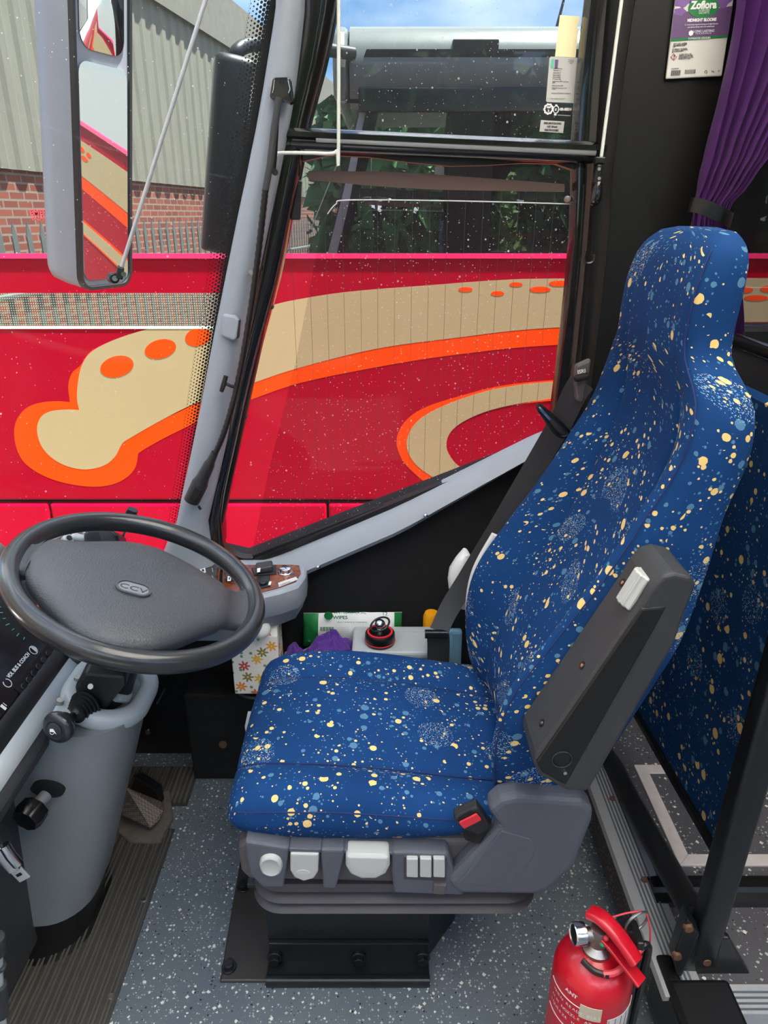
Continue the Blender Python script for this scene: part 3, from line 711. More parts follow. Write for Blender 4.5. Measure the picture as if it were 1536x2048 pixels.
# wording on the coach glass
p = PY(61, 430, OY); t_ = B()
t_.text('EMERGENCY EXIT', frame(p+V((0, -.004, 0)), (1, 0, 0), (0, 0, 1)), .030, sx=1.02, ext=.0004, bold=.0006)
p = PY(65, 440, OY); t_.text('BREAK GLASS', frame(p+V((0, -.004, 0)), (1, 0, 0), (0, 0, 1)), .026, sx=.78, ext=.0004)
t_.done('emergency_lettering', M['redlight'], co, smooth=0)

# ---- building ahead of both coaches; it shows as a reflection in the coach's glass
A0, A1 = V((-3.95, 2.4, 0)), V((-.95, -18.5, 0)); dr = (A1-A0).normalized(); ln = (A1-A0).length; nrm = V((-dr.y, dr.x, 0))
if nrm.x < 0: nrm = -nrm                     # faces the coaches
bd = thing('building', 'yard building with grey corrugated cladding above red brick', 'building', A0+V((0, 0, -1.02)))
def wallpiece(nm, z0, z1, off, th, m, corr=0):
    b = B(); n = int(ln/.05) if corr else 1; prev = None; pts = []
    for i in range(n+1):
        s_ = ln*i/n; d_ = off+(corr*(1 if (i//3) % 2 else 0) if corr else 0)
        pts.append((A0+dr*s_+nrm*d_, s_))
    for i in range(n):
        (p0, s0), (p1, s1) = pts[i], pts[i+1]
        vs = [b.vv((p0.x, p0.y, z0)), b.vv((p1.x, p1.y, z0)), b.vv((p1.x, p1.y, z1)), b.vv((p0.x, p0.y, z1))]
        b.face(vs, [(s0, z0), (s1, z0), (s1, z1), (s0, z1)])
    f0, f1 = A0-nrm*th, A1-nrm*th
    b.face([b.vv((A0.x+nrm.x*off, A0.y+nrm.y*off, z1)), b.vv((A1.x+nrm.x*off, A1.y+nrm.y*off, z1)), b.vv((f1.x, f1.y, z1)), b.vv((f0.x, f0.y, z1))])
    b.face([b.vv((f0.x, f0.y, z0)), b.vv((f1.x, f1.y, z0)), b.vv((f1.x, f1.y, z1)), b.vv((f0.x, f0.y, z1))])
    b.face([b.vv((A0.x+nrm.x*off, A0.y+nrm.y*off, z0)), b.vv((f0.x, f0.y, z0)), b.vv((f0.x, f0.y, z1)), b.vv((A0.x+nrm.x*off, A0.y+nrm.y*off, z1))])
    b.done(nm, m, bd, smooth=0, normals=False)
wallpiece('brick_wall', -1.02, 1.80, 0, .3, M['brick'])
wallpiece('cladding', 1.76, 3.95, .03, .3, M['cladding'], .022)
wallpiece('fascia', 3.85, 4.55, .12, .3, M['fascia'])
fn = thing('palisade_fence', 'grey palisade fence standing in front of the brick wall', 'fence', A0+nrm*.55+V((0, 0, -1.02)))
for z in (.75, -.5):
    c0, c1 = A0+nrm*.58+V((0, 0, z)), A1+nrm*.58+V((0, 0, z)); B().cyl(c0, c1, .025, None, 6).done('rail', M['palisade'], fn)
pale = None
for k in range(96):
    p = A0+nrm*.55+dr*(.2+k*.2)
    if pale is None:
        t_ = dr*.035; pale = B().prism([p-t_+V((0, 0, -1.0)), p+t_+V((0, 0, -1.0)), p+t_+V((0, 0, 1.2)), p+V((0, 0, 1.32)), p-t_+V((0, 0, 1.2))], nrm*.012).done('pale', M['palisade'], fn, smooth=0); base_ = V(p)
    else:
        c = pale.copy(); COL.objects.link(c); c.parent = fn; c.location = pale.location+(V(p)-base_)
# trees on the far side of our own coach, seen only as reflections
def conifer(x, y, h, r, label, mm):
    t = thing('conifer_tree', label, 'tree', (x, y, -1.02), 'trees beside the yard')
    B().cyl((x, y, -1.02), (x, y, -1.02+h*.5), .12, .06, 10).done('trunk', M['bark'], t)
    b = B(); rnd = random.Random(int(x*10+y*7))
    for i in range(2600):
        zz = rnd.random()**.8; rr = r*(1-zz*.85)*(.35+.65*rnd.random()); a = rnd.random()*6.283
        c = V((x+rr*math.cos(a), y+rr*math.sin(a), -.7+h*zz)); s_ = .16*rnd.uniform(.6, 1.3)
        d1 = V((rnd.gauss(0, 1), rnd.gauss(0, 1), rnd.gauss(0, 1))).normalized()*s_; d2 = V((rnd.gauss(0, 1), rnd.gauss(0, 1), rnd.gauss(0, 1))).normalized()*s_*.6
        b.face([b.vv(c-d1), b.vv(c+d2), b.vv(c+d1), b.vv(c-d2)])
    b.done('foliage', M[mm], t, smooth=0, normals=False)
conifer(1.6, -5.2, 2.9, .9, 'pale green conifer across the yard from the entrance door', 'leaf')
def broad(x, y, h, r, label):
    t = thing('broadleaf_tree', label, 'tree', (x, y, -1.02), 'row of trees along the yard edge')
    B().cyl((x, y, -1.02), (x, y, .6), .16, .10, 12).done('trunk', M['bark'], t)
    b = B(); rnd = random.Random(5)
    for i in range(4200):
        v_ = V((rnd.gauss(0, 1), rnd.gauss(0, 1), rnd.gauss(0, 1))).normalized()*(.35+.65*rnd.random()**.5); s_ = .27*rnd.uniform(.6, 1.3)
        c = V((x+v_.x*r, y+v_.y*r*.6, -.9+h/2+(v_.z*abs(v_.z)**-.35 if abs(v_.z) > 1e-3 else 0)*h/2))
        d1 = V((rnd.gauss(0, 1), rnd.gauss(0, 1), rnd.gauss(0, 1))).normalized()*s_; d2 = V((rnd.gauss(0, 1), rnd.gauss(0, 1), rnd.gauss(0, 1))).normalized()*s_*.6
        b.face([b.vv(c-d1), b.vv(c+d2), b.vv(c+d1), b.vv(c-d2)])
    b.done('foliage', M['leafdark'], t, smooth=0, normals=False); return t
src = broad(.35, -8.2, 4.75, 1.75, 'dark broadleaf tree in the row along the yard edge')
for k in range(1, 5): copy_tree(src, (k*3.0, -2.3*(k % 2), 0))
tag(B().tube([(1.18, .55, 2.42), (1.185, .55, 2.50), (1.28, .55, 2.95)], lambda t: lerp(.035, .006, min(1, t*1.6)), 10).done('roof_aerial', M['black']), 'short black whip aerial on the coach roof', 'aerial')
# ---- our own exterior mirror
mr = thing('exterior_mirror', 'tall grey exterior coach mirror hanging ahead of the windscreen', 'mirror', PY(180, 300, 2.25))
mn = V((.90, -.39, -.17)).normalized(); my = V((0, 0, 1)); mx_ = my.cross(mn).normalized(); my = mn.cross(mx_).normalized()
cen = PY(206, 225, 2.22)
MF = frame(cen, mx_, my)
def loc(a, b_, c_): return MF @ V((a, b_, c_))
hh = .46; hw = .095
rings = []
for d_, s_ in ((-.155, .55), (-.15, .72), (-.13, .86), (-.08, .97), (-.02, 1.0), (.0, 1.0)):
    rings.append([loc(a*s_, b_*lerp(.93, 1, s_), d_) for a, b_ in rrect(2*hw+.02, 2*hh+.02, .045, 6)])
B().loft(rings).done('housing', M['mirrorbody'], mr, smooth=50)
rings = []
for d_, s_ in ((-.159, .50), (-.154, .74), (-.133, .88), (-.08, .99), (-.02, 1.02), (-.004, 1.02)):
    pr = [(max(a, .012), b_) for a, b_ in rrect(2*hw+.022, 2*hh+.022, .045, 6)]
    rings.append([loc(a*s_, b_*lerp(.93, 1, s_), d_) for a, b_ in pr])
B().loft(rings).done('shaded_outer_side', M['black'], mr, smooth=50)  # black sleeve puts the shade of the far side into the colour
B().sweep([loc(a, b_, .0) for a, b_ in rrect(2*hw+.012, 2*hh+.012, .04, 6)], [(-.007, -.006), (.007, -.006), (.005, .008), (-.005, .008)], lambda t: mn, True).done('rim', M['black'], mr, smooth=50)
B().prism([loc(a, b_-.165, .002) for a, b_ in rrect(2*hw-.012, .555, .03, 6)], mn*.003).done('main_glass', M['mirror'], mr, smooth=0)
b = B(); rings = []
for k in range(5):
    s_ = [1, .75, .5, .25, .02][k]; rings.append([loc(a*s_, b_*s_+.275, .003+.016*(1-s_*s_)) for a, b_ in rrect(2*hw-.03, .27, .04, 6)])
b.loft(rings, True, False, True).done('wide_angle_glass', M['mirror'], mr, smooth=80)
pa = loc(0, hh-.01, -.06)
B().tube([pa, pa+V((.02, 0, .05)), pa+V((.10, -.12, .10)), pa+V((.35, -.42, .14)), pa+V((.58, -.58, .14))], .035, 14, n=6).done('arm', M['black'], mr)
# ------------------------------------------------------------------ dashboard
da = thing('dashboard', 'grey coach dashboard with black instrument cluster behind the steering wheel', 'dashboard', (-.8, 1.0, 0))
SL = V((-.64, 0, .77))                       # up-slope of the instrument face
FN = V((.77, 0, .64))
D0 = V((-.632, 0, .598))                      # lower edge of the instrument face
def dp(y, s_, h=0): return D0+SL*s_+FN*h+V((0, y, 0))
# moulded body
prof = [(-.585, .520), (-.578, .545), (-.586, .556), (-.608, .574), (-.628, .592), (-.80, .80), (-.84, .82), (-1.02, .70), (-1.12, .58), (-1.12, .45), (-.68, .45)]
B().prism([(x, .50, z-.006) for x, z in prof], (0, .80, 0)).done('body', M['armgrey'], da, smooth=0, bevel=.006)
B().bb(-1.15, -.52, 1.15, 1.53, .44, .60).done('lower_shelf', M['armgrey'], da, smooth=0, bevel=.02)
B().sweep([dp(.50, -.012, .003), dp(1.19, -.012, .003)], [(-.016, -.006), (.016, -.006), (.016, .008), (.008, .012), (-.008, .012), (-.016, .008)], FN).done('bezel', M['blackmatt'] if 0 else M['black'], da, smooth=30)
lipA, lipB = V((-.604, .50, .568)), V((-.604, 1.21, .568))
B().sweep([lipA, lipB], [(-.020, -.012), (.020, -.012), (.020, .006), (.010, .012), (-.012, .010), (-.020, .004)], FN).done('grey_lip', M['greylight'], da, smooth=50)
B().prism([dp(.5, .004, 0), dp(1.175, .004, 0), dp(1.175, .25, 0), dp(.5, .25, 0)], FN*.006).done('instrument_face', plain('instrument_black', srgb(34, 30, 31), .18), da, smooth=0, bevel=.003)
B().prism([dp(.5, .06, .006), dp(1.02, .06, .006), dp(1.02, .16, .006), dp(.5, .16, .006)], FN*.001).done('display', plain('display_brown', srgb(62, 34, 36), .12), da, smooth=0)
TF = lambda y, s_: frame(dp(y, s_, .0072), (0, 1, 0), SL)
def pdash(u, v): return PP(u, v, dp(0, 0, .0075), FN)
def sonp(p): return (p-D0).dot(SL)
def ring_(b, c, r, w_, a0=0, a1=360, n=24):
    for k in range(n):
        a, a2 = math.radians(lerp(a0, a1, k/n)), math.radians(lerp(a0, a1, (k+1)/n))
        P_ = [c+(V((0, 1, 0))*math.cos(t)+SL*math.sin(t))*rr for t, rr in ((a, r), (a2, r), (a2, r+w_), (a, r+w_))]
        b.face([b.vv(q_) for q_ in P_])
t_ = B(); p0_, p1_ = pdash(19, 1357), pdash(60, 1309); t_.text('VDL BUS & COACH', frame(p0_, p1_-p0_, SL), .0098, ext=.0002, bold=.0003, sx=(p1_-p0_).length/.0098/8.6)
ring_(t_, pdash(67, 1300), .0075, .0016); 
cpt = pdash(67, 1300); t_.prism([cpt+SL*s_+V((0, a, 0)) for a, s_ in ((0, -.0075), (.005, -.005), (.0075, 0), (.005, .005), (0, .0075))], FN*.0003)
ring_(t_, pdash(15, 1366), .007, .0016, 120, 420)
# fuel pump mark
cpt = pdash(8, 1413); 
for dy, ds, wy, wsz in ((-.002, 0, .006, .011), (.0045, .001, .0012, .008)):
    t_.prism([cpt+V((0, dy+a*wy/2, 0))+SL*(ds+c_*wsz/2) for a, c_ in ((-1, -1), (1, -1), (1, 1), (-1, 1))], FN*.0003)
t_.done('white_lettering', M['inkwhite'], da, smooth=0)
t_ = B()
for body, uv in (('15', (36, 1172)), ('0', (33, 1192)), ('30', (46, 1150))):
    p = pdash(*uv); t_.text(body, frame(p, (0, 1, 0), SL), .012, ext=.0002)
gc = pdash(75, 1222)
for k in range(9):
    a = math.radians(118+k*9); d_ = V((0, 1, 0))*math.cos(a)+SL*math.sin(a); s2 = V((0, 1, 0))*-math.sin(a)+SL*math.cos(a)
    r0, r1 = .078, (.088 if k % 2 else .085)
    t_.prism([gc+d_*r0-s2*.0007, gc+d_*r1-s2*.0007, gc+d_*r1+s2*.0007, gc+d_*r0+s2*.0007], FN*.0003)
t_.done('gauge_scale', M['inkteal'], da, smooth=0)
a_, b_ = pdash(73, 1212), pdash(76, 1234); B().tube([a_+FN*.004, b_+FN*.004], .0016, 6).done('needle', M['orangetext'], da)
for k in range(6):
    u, v = lerp(47, 96, k/5), lerp(1375, 1309, k/5); p = pdash(u, v)
    B().cyl(p-FN*.003, p+FN*.004, .0075, .0068, 16).done('button', M['rubber'], da, bevel=.001)
p0, p1 = pdash(40, 1385), pdash(106, 1297)
B().prism([p0+SL*-.011-FN*.001, p1+SL*-.011-FN*.001, p1+SL*.013-FN*.001, p0+SL*.013-FN*.001], FN*.0012).done('button_strip', M['blackmatt'], da, smooth=0)
# walnut facia, switch and key lock seen through the top of the wheel
wp = [(88, 1112), (86, 1098), (100, 1080), (130, 1068), (160, 1062), (176, 1072), (178, 1112)]
w3 = [PP(u, v, V((-.66, 1.24, .735)), V((.62, -.25, .74)).normalized()) for u, v in wp]; wn_ = V((.62, -.25, .74)).normalized()
B().prism([p-wn_*.14 for p in w3], wn_*.14).done('walnut_facia', M['wood'], da, smooth=0)
B().tube([p for p in w3[:6]], .0055, 8, n=4).done('facia_rim', M['greylight'], da)
p = PP(133, 1084, w3[0], wn_); pk = PP(158, 1087, w3[0], wn_)
lk = B().cyl(p, p+wn_*.014, .013, .011, 18).done('lock_plate', M['greylight'], da, bevel=.002)
B().cyl(p+wn_*.014, p+wn_*.016, .006, None, 12).done('key_slot', M['rubber'], lk)
B().box((0, 0, .011), (.040, .018, .022), frame(pk, V((1, .4, -.5)), V((0, 1, .2)))).done('lock_handle', M['greylight'], da, smooth=30, bevel=.006)
bx = [PP(u, v, V((-.60, 1.30, .735)), V((.3, -.8, .5)).normalized()) for u, v in ((170, 1110), (166, 1066), (176, 1058), (222, 1058), (236, 1070), (246, 1112))]
B().prism(bx, V((-.02, .09, -.05))).done('black_switch_box', M['black'], da, smooth=0, bevel=.006)
B().prism([bx[2].lerp(bx[3], .45)-V((0, .002, 0)), bx[3]-V((0, .002, 0)), bx[5]-V((0, .002, 0)), bx[0].lerp(bx[5], .55)-V((0, .002, 0))], V((0, .002, 0))).done('switch_box_window', M['armgrey'], da, smooth=0)
# lower panel left of the column, chrome catch, ribbed conduit
lp = [PX(u, v, -.70) for u, v in ()]
B().prism([(-.66, .62, .50), (-.68, .62, .05), (-.74, .62, .05), (-.74, .62, .50)], (0, .9, 0)).done('knee_panel', M['armgrey'], da, smooth=0, bevel=.01)
ct = thing('catch_lever', 'shiny chrome catch with slotted end at the lower left beside the grey column', 'catch', PY(15, 1730, .80))
e0, e1, e2 = PY(-40, 1660, .80), PY(30, 1738, .80), PY(50, 1758, .80)
B().sweep([e0, e1], rrect(.020, .012, .003), (0, -1, .3)).done('bar', M['chrome'], ct, smooth=40)
B().sweep([e1-(e1-e0).normalized()*.004, e2], rrect(.019, .004, .0015), (0, -1, .3)).done('slotted_tongue', M['alu'], ct, smooth=40)
pm = e1.lerp(e2, .45); B().box((0, 0, 0), (.009, .004, .005), frame(pm+V((0, -.001, 0)), V((1, 0, .6)), (0, 1, 0))).done('slot', M['rubber'], ct)
B().tube([PY(8, 1690, .795), PY(22, 1712, .793), PY(36, 1728, .795)], .008, 10).done('roller', M['chrome'], ct)
cv = thing('ribbed_conduit', 'grey and black ribbed cable conduit at the bottom left corner', 'conduit', PY(4, 1960, .72))
pts = [PY(-6, 1880, .72), PY(-4, 1960, .72), PY(4, 2060, .72)]
B().tube(pts, .0075, 12).done('tube', M['greylight'], cv)
for (v0, v1) in ((1872, 1908), (1930, 1936), (1968, 2030)):
    f = lambda v: PY(lerp(-6, 4, (v-1880)/180), v, .72)
    B().tube([f(v0), f(v1)], .0115, 12).done('collar', M['armgrey'], cv, bevel=.002)

# ------------------------------------------------------------------ steering column
sc = thing('steering_column', 'grey steering column cowl standing on the floor under the steering wheel', 'steering column', (-.66, 1.08, 0))
base, top = V((-.715, 1.075, .10)), V((-.575, 1.085, .535))
rings = []
for k in range(13):
    t = k/12; c = base.lerp(top, t); w_, d_ = lerp(.262, .262, t), lerp(.235, .20, t)
    rings.append([V((c.x+a, c.y+b_, c.z)) for a, b_ in rrect(w_, d_, .085, 8)])
B().loft(rings).done('cowl', M['cowl'], sc, smooth=50)
rings = []
for z, dx, g_ in ((0, -.03, .012), (.004, -.03, .012), (.006, -.028, .0), (.05, -.015, -.004), (.105, 0, -.004)):
    rings.append([V((base.x+dx*1.0+a, base.y+b_, z)) for a, b_ in rrect(.262+2*g_, .235+2*g_, .088, 8)])
B().loft(rings).done('rubber_skirt', M['rubber'], sc, smooth=40)
up_ = V((.30, 0, .95)).normalized(); tc_ = V((-.512, 1.10, .548))
TFm = frame(tc_, V((.95, 0, -.30)), V((0, 1, 0)))
outer = [TFm @ V((a, b_, 0)) for a, b_ in rrect(.125, .165, .06, 10)]
B().sweep(outer, rrect(.034, .036, .014, 4), lambda t: up_, True).done('top_collar', M['greylight'], sc, smooth=60)
B().prism([TFm @ V((a, b_, -.012)) for a, b_ in rrect(.115, .15, .05, 8)], up_*.004).done('collar_floor', M['blackmatt'], sc, smooth=0)
for u, v in ((155, 1357), (120, 1403)):
    p = PP(u, v, tc_+up_*.02, up_); B().cyl(p-up_*.012, p+up_*.004, .0075, .006, 12).done('collar_screw', M['steel'], sc)
plb = [PP(u, v, tc_+up_*.016, up_) for u, v in ((95, 1440), (110, 1410), (160, 1335), (190, 1345), (150, 1420), (140, 1450))]
B().prism(plb, -up_*.03).done('collar_ledge', M['greylight'], sc, smooth=0, bevel=.006)
# adjuster knob in its slot
pk = PY(92, 1590, .968); 
B().prism([PY(u, v, .968) for u, v in [(92+35*math.cos(a)*(1 if math.cos(a) > 0 else .9), 1582+13*math.sin(a)+.12*35*math.cos(a)) for a in [2*math.pi*k/24 for k in range(24)]]], V((0, .02, 0))).done('adjuster_slot', M['blackmatt'], sc, smooth=0)
kd = V((-.25, -.93, -.1)).normalized(); kn = B().cyl(pk, pk+kd*.028, .011, None, 14).done('adjuster_stem', M['cowl'], sc)
rings = []
for h, r in ((.022, .016), (.026, .024), (.046, .026), (.056, .022), (.058, .008)):
    fr2 = frame(pk+kd*h, kd.orthogonal(), kd.cross(kd.orthogonal()))
    rings.append([fr2 @ V(((r*(1+.04*math.cos(8*a)))*math.cos(a), (r*(1+.04*math.cos(8*a)))*math.sin(a), 0)) for a in [2*math.pi*k/64 for k in range(64)]])
B().loft(rings).done('adjuster_knob', M['rubber'], sc, smooth=50)

# ------------------------------------------------------------------ steering wheel
WC = V((-.4347, 1.12, .7625)); WN = V((math.sin(math.radians(21.09))*math.cos(math.radians(-2.5)), math.sin(math.radians(21.09))*math.sin(math.radians(-2.5)), math.cos(math.radians(21.09)))).normalized()
WX = V((0, 1, 0)).cross(WN).normalized(); WYv = WN.cross(WX)
WF = frame(WC, WX, WYv)
st = thing('steering_wheel', 'large black steering wheel with padded leather-grain hub', 'steering wheel', WC)
RR = .2112
rim = [WF @ V((RR*math.cos(a), RR*math.sin(a), 0)) for a in [2*math.pi*k/96 for k in range(96)]]
rp_ = []
for k in range(20):
    a = 2*math.pi*k/20; r = .0172; bumpy = 1.0
    rp_.append((r*1.02*math.cos(a), r*1.12*math.sin(a)))
B().sweep(rim, rp_, lambda t: WN, True).done('rim', M['rim'], st, smooth=80)
pad_px = [(49, 1129), (57, 1114), (72, 1098), (92, 1087), (125, 1090), (166, 1091), (248, 1091), (301, 1101), (330, 1111), (375, 1134), (417, 1159), (450, 1178), (463, 1200), (462, 1228), (450, 1247), (417, 1262), (325, 1298), (258, 1302), (200, 1292), (158, 1273), (125, 1247), (75, 1194), (52, 1158)]
h0 = .012
pad = [PP(u, v, WC+WN*h0, WN) for u, v in pad_px]; pad = catmull(pad, 4, True)
pc = sum((p for p in pad), V((0, 0, 0)))/len(pad)
def padring(s_, h): return [pc+(p-pc)*s_+WN*h for p in pad]
tab = [(1.0, 0), (.985, .006), (.95, .013), (.88, .019), (.75, .0245), (.58, .028), (.4, .030), (.2, .031), (.03, .031)]
B().loft([padring(.97, -.018)]+[padring(s_, h) for s_, h in tab]).done('hub_pad', M['leather'], st, smooth=60)
hubc = PP(205, 1340, WC-WN*.085, WN)
hubc = WC-WN*.075+WX*-.02
def hubring(r, h): return [WC+WN*h+(WX*math.cos(2*math.pi*k/len(pad))+WYv*math.sin(2*math.pi*k/len(pad)))*r for k in range(len(pad))]
# align hub ring start with pad start
a0 = math.atan2((pad[0]-WC).dot(WYv), (pad[0]-WC).dot(WX)); sgn = -1 if (pad[0]-pc).cross(pad[8]-pc).dot(WN) < 0 else 1
def hubring(r, h, c0=V((0, 0, 0))): return [WC+c0+WN*h+(WX*math.cos(a0+sgn*2*math.pi*k/len(pad))+WYv*math.sin(a0+sgn*2*math.pi*k/len(pad)))*r for k in range(len(pad))]
B().loft([hubring(.045, -.105), hubring(.055, -.10), hubring(.075, -.07), padring(.80, -.045), padring(.97, -.016), padring(.975, -.002)]).done('hub_back_cover', M['black'], st, smooth=50)
# spokes
def spoke(rim_deg, wr, padpts, nm):
    rdir = WX*math.cos(math.radians(rim_deg))+WYv*math.sin(math.radians(rim_deg)); tdir = WN.cross(rdir)
    A_ = WC+rdir*(RR-.006); Bp = sum((PP(u, v, WC+WN*h0, WN) for u, v in padpts), V((0, 0, 0)))/len(padpts)
    wp_ = (PP(*padpts[0], WC+WN*h0, WN)-PP(*padpts[-1], WC+WN*h0, WN)).length
    dpad = (PP(*padpts[0], WC+WN*h0, WN)-PP(*padpts[-1], WC+WN*h0, WN)).normalized()
    if dpad.dot(tdir) < 0: dpad = -dpad
    rings = []
    for k in range(9):
        t = k/8; c = Bp.lerp(A_, t)+WN*(-.004-.006*math.sin(t*3.14)); w_ = lerp(wp_, wr, t)-.25*wp_*math.sin(t*3.14)*.8; dd = dpad.lerp(tdir, t).normalized()
        th = lerp(.034, .022, t)
        rings.append([c+dd*a+WN*b_ for a, b_ in rrect(w_, th, th*.45, 5)])
    B().loft(rings).done(nm, M['leather'], st, smooth=70)
def rdeg(u, v):
    p = PP(u, v, WC, WN)-WC; return math.degrees(math.atan2(p.dot(WYv), p.dot(WX)))
spoke(rdeg(22, 1112), .13, [(95, 1090), (66, 1106), (52, 1152)], 'spoke')
spoke(rdeg(512, 1215), .15, [(445, 1180), (462, 1210), (440, 1248)], 'spoke')
# badge recess with raised letters
bp = PP(267, 1177, WC+WN*(h0+.0315), WN); b0, b1 = PP(240, 1170, WC+WN*(h0+.0315), WN), PP(295, 1185, WC+WN*(h0+.0315), WN)
bxx = (b1-b0).normalized(); byy = WN.cross(bxx); BF = frame(bp, bxx, byy)
L_ = (b1-b0).length*1.12
B().prism([BF @ V((a, b_, -.004)) for a, b_ in rrect(L_, .030, .0145, 8)], WN*.0048).done('badge', M['cowl'], st, smooth=0, bevel=.001)
B().sweep([BF @ V((a, b_, .001)) for a, b_ in rrect(L_+.004, .034, .0165, 8)], [(-.002, -.002), (.002, -.002), (.002, .0015), (-.002, .0015)], lambda t: WN, True).done('badge_rim', M['leather'], st, smooth=60)
B().text('CCV', BF @ Matrix.Translation((0, -.0065, .0008)), .018, 'CENTER', .0005, 1.25).done('badge_letters', M['armgrey'], st, smooth=0)

# stalk block and horn lever
hk = thing('horn_stalk', 'black ball-ended horn stalk below the steering wheel', 'stalk', PY(190, 1390, 1.02))
bm_ = [PY(u, v, 1.035) for u, v in ((148, 1375), (168, 1345), (250, 1352), (250, 1372), (215, 1415), (190, 1446), (160, 1432))]
B().prism(bm_, (0, .07, .01)).done('mounting_block', M['black'], hk, smooth=0, bevel=.006)
pscr = PY(183, 1373, 1.033); B().cyl(pscr, pscr+V((0, -.004, .003)), .006, .005, 12).done('block_screw', M['steel'], hk)
s0, s1 = PY(172, 1412, 1.03), PY(112, 1458, .955); dv = (s1-s0).normalized(); Ls = (s1-s0).length
prof = [(.022, -.006)]
for k in range(5): prof += [(.030-.003*k, .001+k*.006), (.030-.003*k, .004+k*.006), (.026-.003*k, .005+k*.006)]
prof += [(.008, .032), (.0065, .036)]
B().lathe(prof, s0, dv, 28).done('rubber_boot', M['rubber'], hk, smooth=50)
B().lathe([(.0065, .02), (.0075, Ls*.55), (.012, Ls*.62), (.017, Ls*.66), (.0185, Ls*.70), (.0185, Ls*.86), (.016, Ls*.9)], s0, dv, 28).done('lever', M['black'], hk, smooth=50)
B().lathe([(.018, Ls*.76), (.0255, Ls*.82), (.0285, Ls*.90), (.0275, Ls*.98), (.023, Ls*1.04), (.0155, Ls*1.06), (.0145, Ls*1.05), (.002, Ls*1.05)], s0, dv, 32).done('ball_knob', M['rim'], hk, smooth=60)
hb = B().lathe([(.0135, Ls*1.03), (.0135, Ls*1.062), (.012, Ls*1.072), (.0, Ls*1.072)], s0, dv, 28).done('horn_button', M['armgrey'], hk, smooth=40)
HF = frame(s0+dv*(Ls*1.0735), (1, .1, -.15), (0, .4, 1))
if (HF.to_3x3() @ V((0, 0, 1))).dot(dv) < 0: HF = HF @ Matrix.Rotation(math.pi, 4, 'Y')
hb2 = B().prism([HF @ V(p) for p in ((-.006, .003, 0), (.0, .003, 0), (.005, .0055, 0), (.005, -.0055, 0), (0, -.002, 0), (-.006, -.002, 0))], dv*.0004)
hb2.sweep([HF @ V((.003*math.cos(a)-.002, .003*math.sin(a)-.003, .0002)) for a in [math.pi+k*.3 for k in range(11)]], [(-.0005, 0), (.0005, 0), (.0005, .0004), (-.0005, .0004)], dv)
hb2.done('horn_symbol', M['inkwhite'], hb, smooth=0)
# column shaft joining hub and column
sh0, sh1 = WC-WN*.095, V((-.545, 1.09, .50))
B().tube([sh0, sh0.lerp(sh1, .5), sh1], lambda t: lerp(.040, .052, t), 24).done('column_shaft', M['black'], sc)
p_ = PY(262, 1400, 1.10); B().tube([PY(232, 1395, 1.06), PY(252, 1398, 1.08), PY(258, 1388, 1.11)], .008, 8).done('wiring_loom', M['paper'], sc)

# ------------------------------------------------------------------ side switch console
sw = thing('side_console', 'grey side console with walnut switch panel below the driver window', 'console', (-.33, 1.46, .5))
CT = .602
def pz(u, v, z=CT): return PZ(u, v, z)
topo = [pz(u, v) for u, v in ((340, 1128), (400, 1108), (500, 1112), (614, 1128), (612, 1150), (596, 1172), (560, 1184), (500, 1198), (440, 1215), (330, 1215))]
low = [V((lerp(p.x, -.34, .10), min(p.y+.03, 1.54), .50)) for p in topo]
mid1 = [V((p.x, p.y, CT-.055)) for p in topo]; mid2 = [V((lerp(p.x, -.34, .015), p.y+.004, CT-.06)) for p in topo]
B().loft([low, mid2, mid1, [V((p.x, p.y, CT-.006)) for p in topo], [V((lerp(p.x, -.36, .03), lerp(p.y, 1.46, .05), CT)) for p in topo]]).done('body', M['grey'], sw, smooth=40)
wpx = [(392, 1133), (480, 1131), (598, 1131), (602, 1148), (592, 1164), (560, 1176), (500, 1192), (430, 1204), (380, 1190)]
B().prism([pz(u, v, CT) for u, v in wpx], (0, 0, .002)).done('walnut_panel', M['wood'], sw, smooth=0)
def blk(px, z0, z1, nm, m, bev=.002, par=sw):
    return B().prism([pz(u, v, z0) for u, v in px], (0, 0, z1-z0)).done(nm, M[m], par, smooth=0, bevel=bev)
def rocker(px, icon):
    s_ = blk(px, CT, CT+.012, 'rocker_switch', 'armgrey', .003)
    a, b2 = pz(*px[0], CT+.0125), pz(*px[1], CT+.0125); d_ = pz(*px[3], CT+.0125)
    o = a.lerp(b2, .27)*.5+d_.lerp(pz(*px[2], CT+.0125), .27)*.5
    q2 = B().prism([o+(b2-a)*x+(d_-a)*y for x, y in ((-.12, -.30), (.12, -.30), (.12, .30), (-.12, .30))], (0, 0, .0006))
    q2.done('icon', M['inkwhite'], s_, smooth=0)
    o2 = o+(b2-a)*.01; q3 = B().prism([o2+(b2-a)*x+(d_-a)*y for x, y in ((-.05, -.14), (.05, -.14), (.05, .16), (-.05, .16))], (0, 0, .0008)); q3.done('icon_mark', M['ink'], s_, smooth=0)
    o3 = a.lerp(b2, .72)*.5+d_.lerp(pz(*px[2], CT+.0125), .72)*.5
    B().prism([o3+(b2-a)*x+(d_-a)*y for x, y in ((-.01, -.25), (.01, -.25), (.01, .25), (-.01, .25))], (0, 0, .0006)).done('index_line', M['inkwhite'], s_, smooth=0)
rocker([(393, 1134), (437, 1133), (437, 1146), (395, 1149)], 0); rocker([(397, 1149), (436, 1147), (435, 1161), (405, 1163)], 1); rocker([(405, 1164), (435, 1162), (434, 1178), (408, 1180)], 2)
blk([(441, 1134), (447, 1134), (446, 1180), (438, 1180)], CT, CT+.004, 'divider', 'gloss', .001)
rocker([(452, 1150), (480, 1148), (478, 1164), (450, 1166)], 3)
